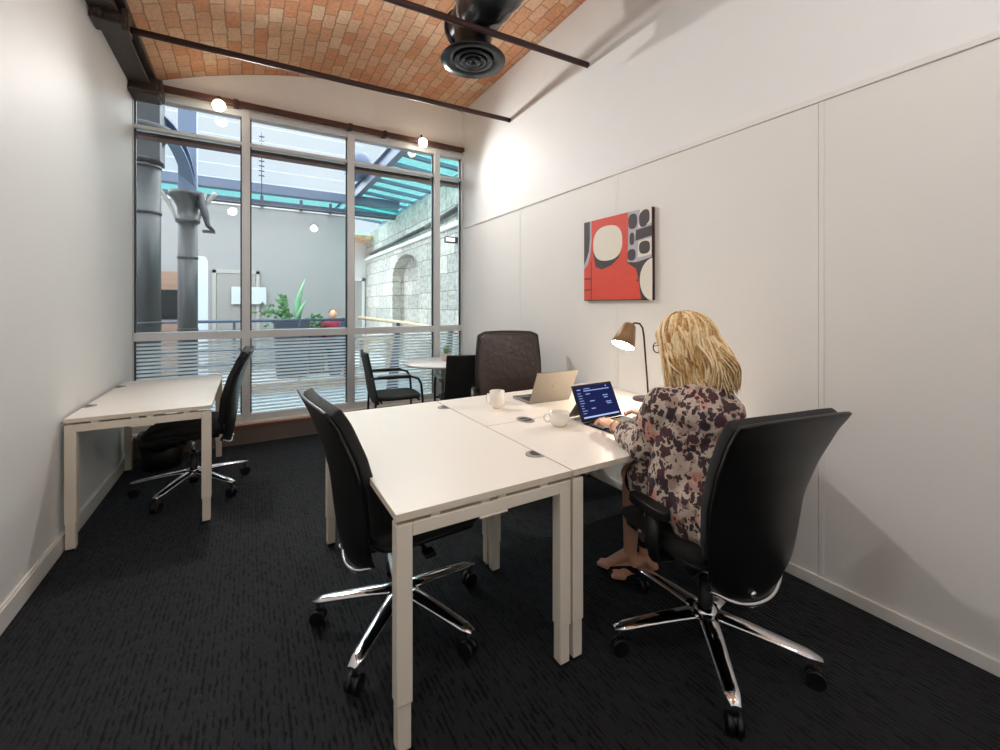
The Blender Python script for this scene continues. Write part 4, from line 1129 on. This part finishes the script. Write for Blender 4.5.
MB().box(.34, .54, -.2, .2, 0, .92).build('pot', M['planter'], t2, bevel=.008); lf2.build('leaves', M['leaf'], t2)

# seated man on the far walkway
OM = V((1.55, 9.6, 0))
mp_ = thing('person', 'person in a maroon sweater seated behind the railing beyond the window', 'person', OM)
b_ = MB()
b_.ell((0, 0, .55), (.17, .13, .12)); b_.cap((0, 0, .6), (0, -.02, .9), .13, .15); b_.cap((-.16, -.02, .95), (.16, -.02, .95), .065); b_.cap((0, -.02, 1.0), (0, -.03, 1.1), .05)
b_.ell((0, -.03, 1.17), (.075, .092, .105)); b_.cap((0, -.12, 1.17), (0, -.13, 1.145), .012); b_.ell((-.076, -.02, 1.17), (.012, .018, .03)); b_.ell((.076, -.02, 1.17), (.012, .018, .03))
for s in (-1, 1):
    b_.chain([(s*.19, -.02, .95), (s*.24, -.1, .72), (s*.12, -.32, .74)], [.05, .042, .03]); 
    for k in range(4): b_.cap((s*(.12-.015*k), -.34, .74), (s*(.12-.018*k), -.43, .735), .009, .007, 8)
    b_.cap((s*.09, -.34, .74), (s*.06, -.38, .74), .01, .008, 8)
    b_.chain([(s*.09, 0, .52), (s*.1, -.42, .52), (s*.1, -.42, .1)], [.085, .06, .04]); b_.cap((s*.1, -.4, .05), (s*.11, -.58, .035), .042, .032)
o = b_.build('body', M['skin'], mp_); mod(o, 'REMESH', mode='VOXEL', voxel_size=.008, use_smooth_shade=True); mod(o, 'SMOOTH', iterations=2)
b_ = MB(); b_.cap((0, 0, .56), (0, -.02, .9), .15, .165); b_.cap((-.16, -.02, .95), (.16, -.02, .95), .08)
for s in (-1, 1): b_.chain([(s*.19, -.02, .94), (s*.24, -.1, .72), (s*.15, -.27, .74)], [.068, .06, .045])
o = b_.build('sweater', M['maroon'], mp_); mod(o, 'REMESH', mode='VOXEL', voxel_size=.012, use_smooth_shade=True); mod(o, 'SMOOTH', iterations=3)
b_ = MB()
for s in (-1, 1): b_.chain([(s*.09, 0, .52), (s*.1, -.42, .52), (s*.1, -.42, .12)], [.1, .075, .055])
o = b_.build('trousers', M['jeans'], mp_); mod(o, 'REMESH', mode='VOXEL', voxel_size=.012, use_smooth_shade=True)
o = MB().ell((0, -.0, 1.205), (.082, .09, .085)).build('hair', M['hairgrey'], mp_)
t = thing('lounge_chair', 'dark chair holding the person in maroon beyond the window', 'chair', (1.55, 9.6, 0))
MB().box(-.26, .26, -.28, .24, .34, .43).build('seat', M['jeans'], t, bevel=.03); MB().box(-.26, .26, .2, .28, .4, .82).build('backrest', M['jeans'], t, bevel=.03)
for sx in (-.22, .22):
    for sy in (-.24, .24): MB().cyl((sx, sy, 0), (sx, sy, .35), .018, 8).build('leg', M['black'], t)
t = thing('cafe_table', 'small table in front of the person in maroon', 'table', (1.5, 9.15, 0))
MB().box(-.4, .4, -.14, .16, .66, .70).build('tabletop', M['railblue'], t, bevel=.006)
MB().cyl((0, 0, .0), (0, 0, .66), .03, 12).build('pedestal', M['black'], t)
MB().box(-.2, .2, -.12, .12, 0, .02).build('base', M['black'], t, bevel=.004)
t = thing('laptop', 'dark laptop open before the person in maroon', 'laptop', (1.55, 9.2, .7))
MB().box(-.15, .15, -.05, .1, 0, .015).build('body', M['planter'], t); MB().box(-.16, .16, -.08, -.07, .0, .21, 0, Matrix.Rotation(R(10), 4, 'X')).build('lid', M['planter'], t, bevel=.002)
t = thing('ceiling_bay', 'patch of warm brick vault above the white end wall', 'ceiling', (2.6, 13, 3.3)) if False else None
struct(MB().box(2.05, 3.1, 12.4, 13.3, 3.28, 3.36).build('ceiling_end', M['brick'], uv=lambda p: (p.y, p.x)))

# ------------------------------------------------------------------ light
w = D.worlds.new('world'); bpy.context.scene.world = w; w.use_nodes = True
wn = w.node_tree.nodes; wl = w.node_tree.links; wn.clear()
wo = wn.new('ShaderNodeOutputWorld'); bgn = wn.new('ShaderNodeBackground')
tcn = wn.new('ShaderNodeTexCoord'); nzn = wn.new('ShaderNodeTexNoise'); nzn.inputs['Scale'].default_value = 1.6; nzn.inputs['Detail'].default_value = 3
rmp = wn.new('ShaderNodeValToRGB'); rmp.color_ramp.elements[0].color = c4((196, 220, 240)); rmp.color_ramp.elements[0].position = .35
rmp.color_ramp.elements[1].color = c4((228, 238, 247)); rmp.color_ramp.elements[1].position = .65
wl.new(tcn.outputs['Generated'], nzn.inputs['Vector']); wl.new(nzn.outputs[0], rmp.inputs[0]); wl.new(rmp.outputs[0], bgn.inputs[0]); bgn.inputs[1].default_value = 1.0
wl.new(bgn.outputs[0], wo.inputs[0])
def area(name, loc, rot, sx, sy, e, col):
    l = D.lights.new(name, 'AREA'); l.shape = 'RECTANGLE'; l.size = sx; l.size_y = sy; l.energy = e; l.color = col
    o = D.objects.new(name, l); C.objects.link(o); o.location = loc; o.rotation_euler = rot; return o
l = D.lights.new('sun', 'SUN'); l.energy = 15.; l.angle = R(150); l.color = (.92, .97, 1)
lo = D.objects.new('sun', l); C.objects.link(lo); lo.rotation_euler = (R(-12), R(0), 0)
# unseen ceiling lamps added behind the camera for general fill light
def fill_pendant(x, y, z, e, label):
    t = thing('fill_lamp', label, 'lamp', (x, y, z))
    MB().lathe([(.0, .06), (.05, .06), (.10, .03), (.11, 0), (.105, 0), (.09, .02), (.0, .03)], n=28).build('lamp_shade', M['black'], t)
    MB().cyl((0, 0, .05), (0, 0, vault(x)-z-.002), .008, 8).build('stem', M['black'], t)
    l = D.lights.new('fill_lamp_light', 'POINT'); l.energy = e; l.color = (.93, .97, 1); l.shadow_soft_size = .07
    lo = D.objects.new('fill_lamp_light', l); C.objects.link(lo); lo.location = (x, y, z-.075)
fill_pendant(-.25, .5, 3.2, 30, 'unseen black fill lamp on the left behind the camera')
fill_pendant(1.3, -.6, 3.2, 30, 'unseen black fill lamp at the back of the room')

# ------------------------------------------------------------------ camera
cd = D.cameras.new('camera'); cam = D.objects.new('camera', cd); C.objects.link(cam)
cam.location = (0, 0, 1.348)
cam.rotation_euler = (R(90), 0, -math.atan(252/425))
cd.sensor_width = 36; cd.lens = 36*425/1000; cd.shift_y = -.069; cd.clip_start = .02
S = bpy.context.scene; S.camera = cam
S.view_settings.view_transform = 'Standard'; S.view_settings.look = 'None'; S.view_settings.gamma = 1; S.view_settings.use_curve_mapping = False
S.view_settings.exposure = 0.17
S.cycles.max_bounces = 10; S.cycles.diffuse_bounces = 6; S.cycles.transparent_max_bounces = 24; S.cycles.sample_clamp_indirect = 6; S.cycles.caustics_reflective = False; S.cycles.caustics_refractive = False
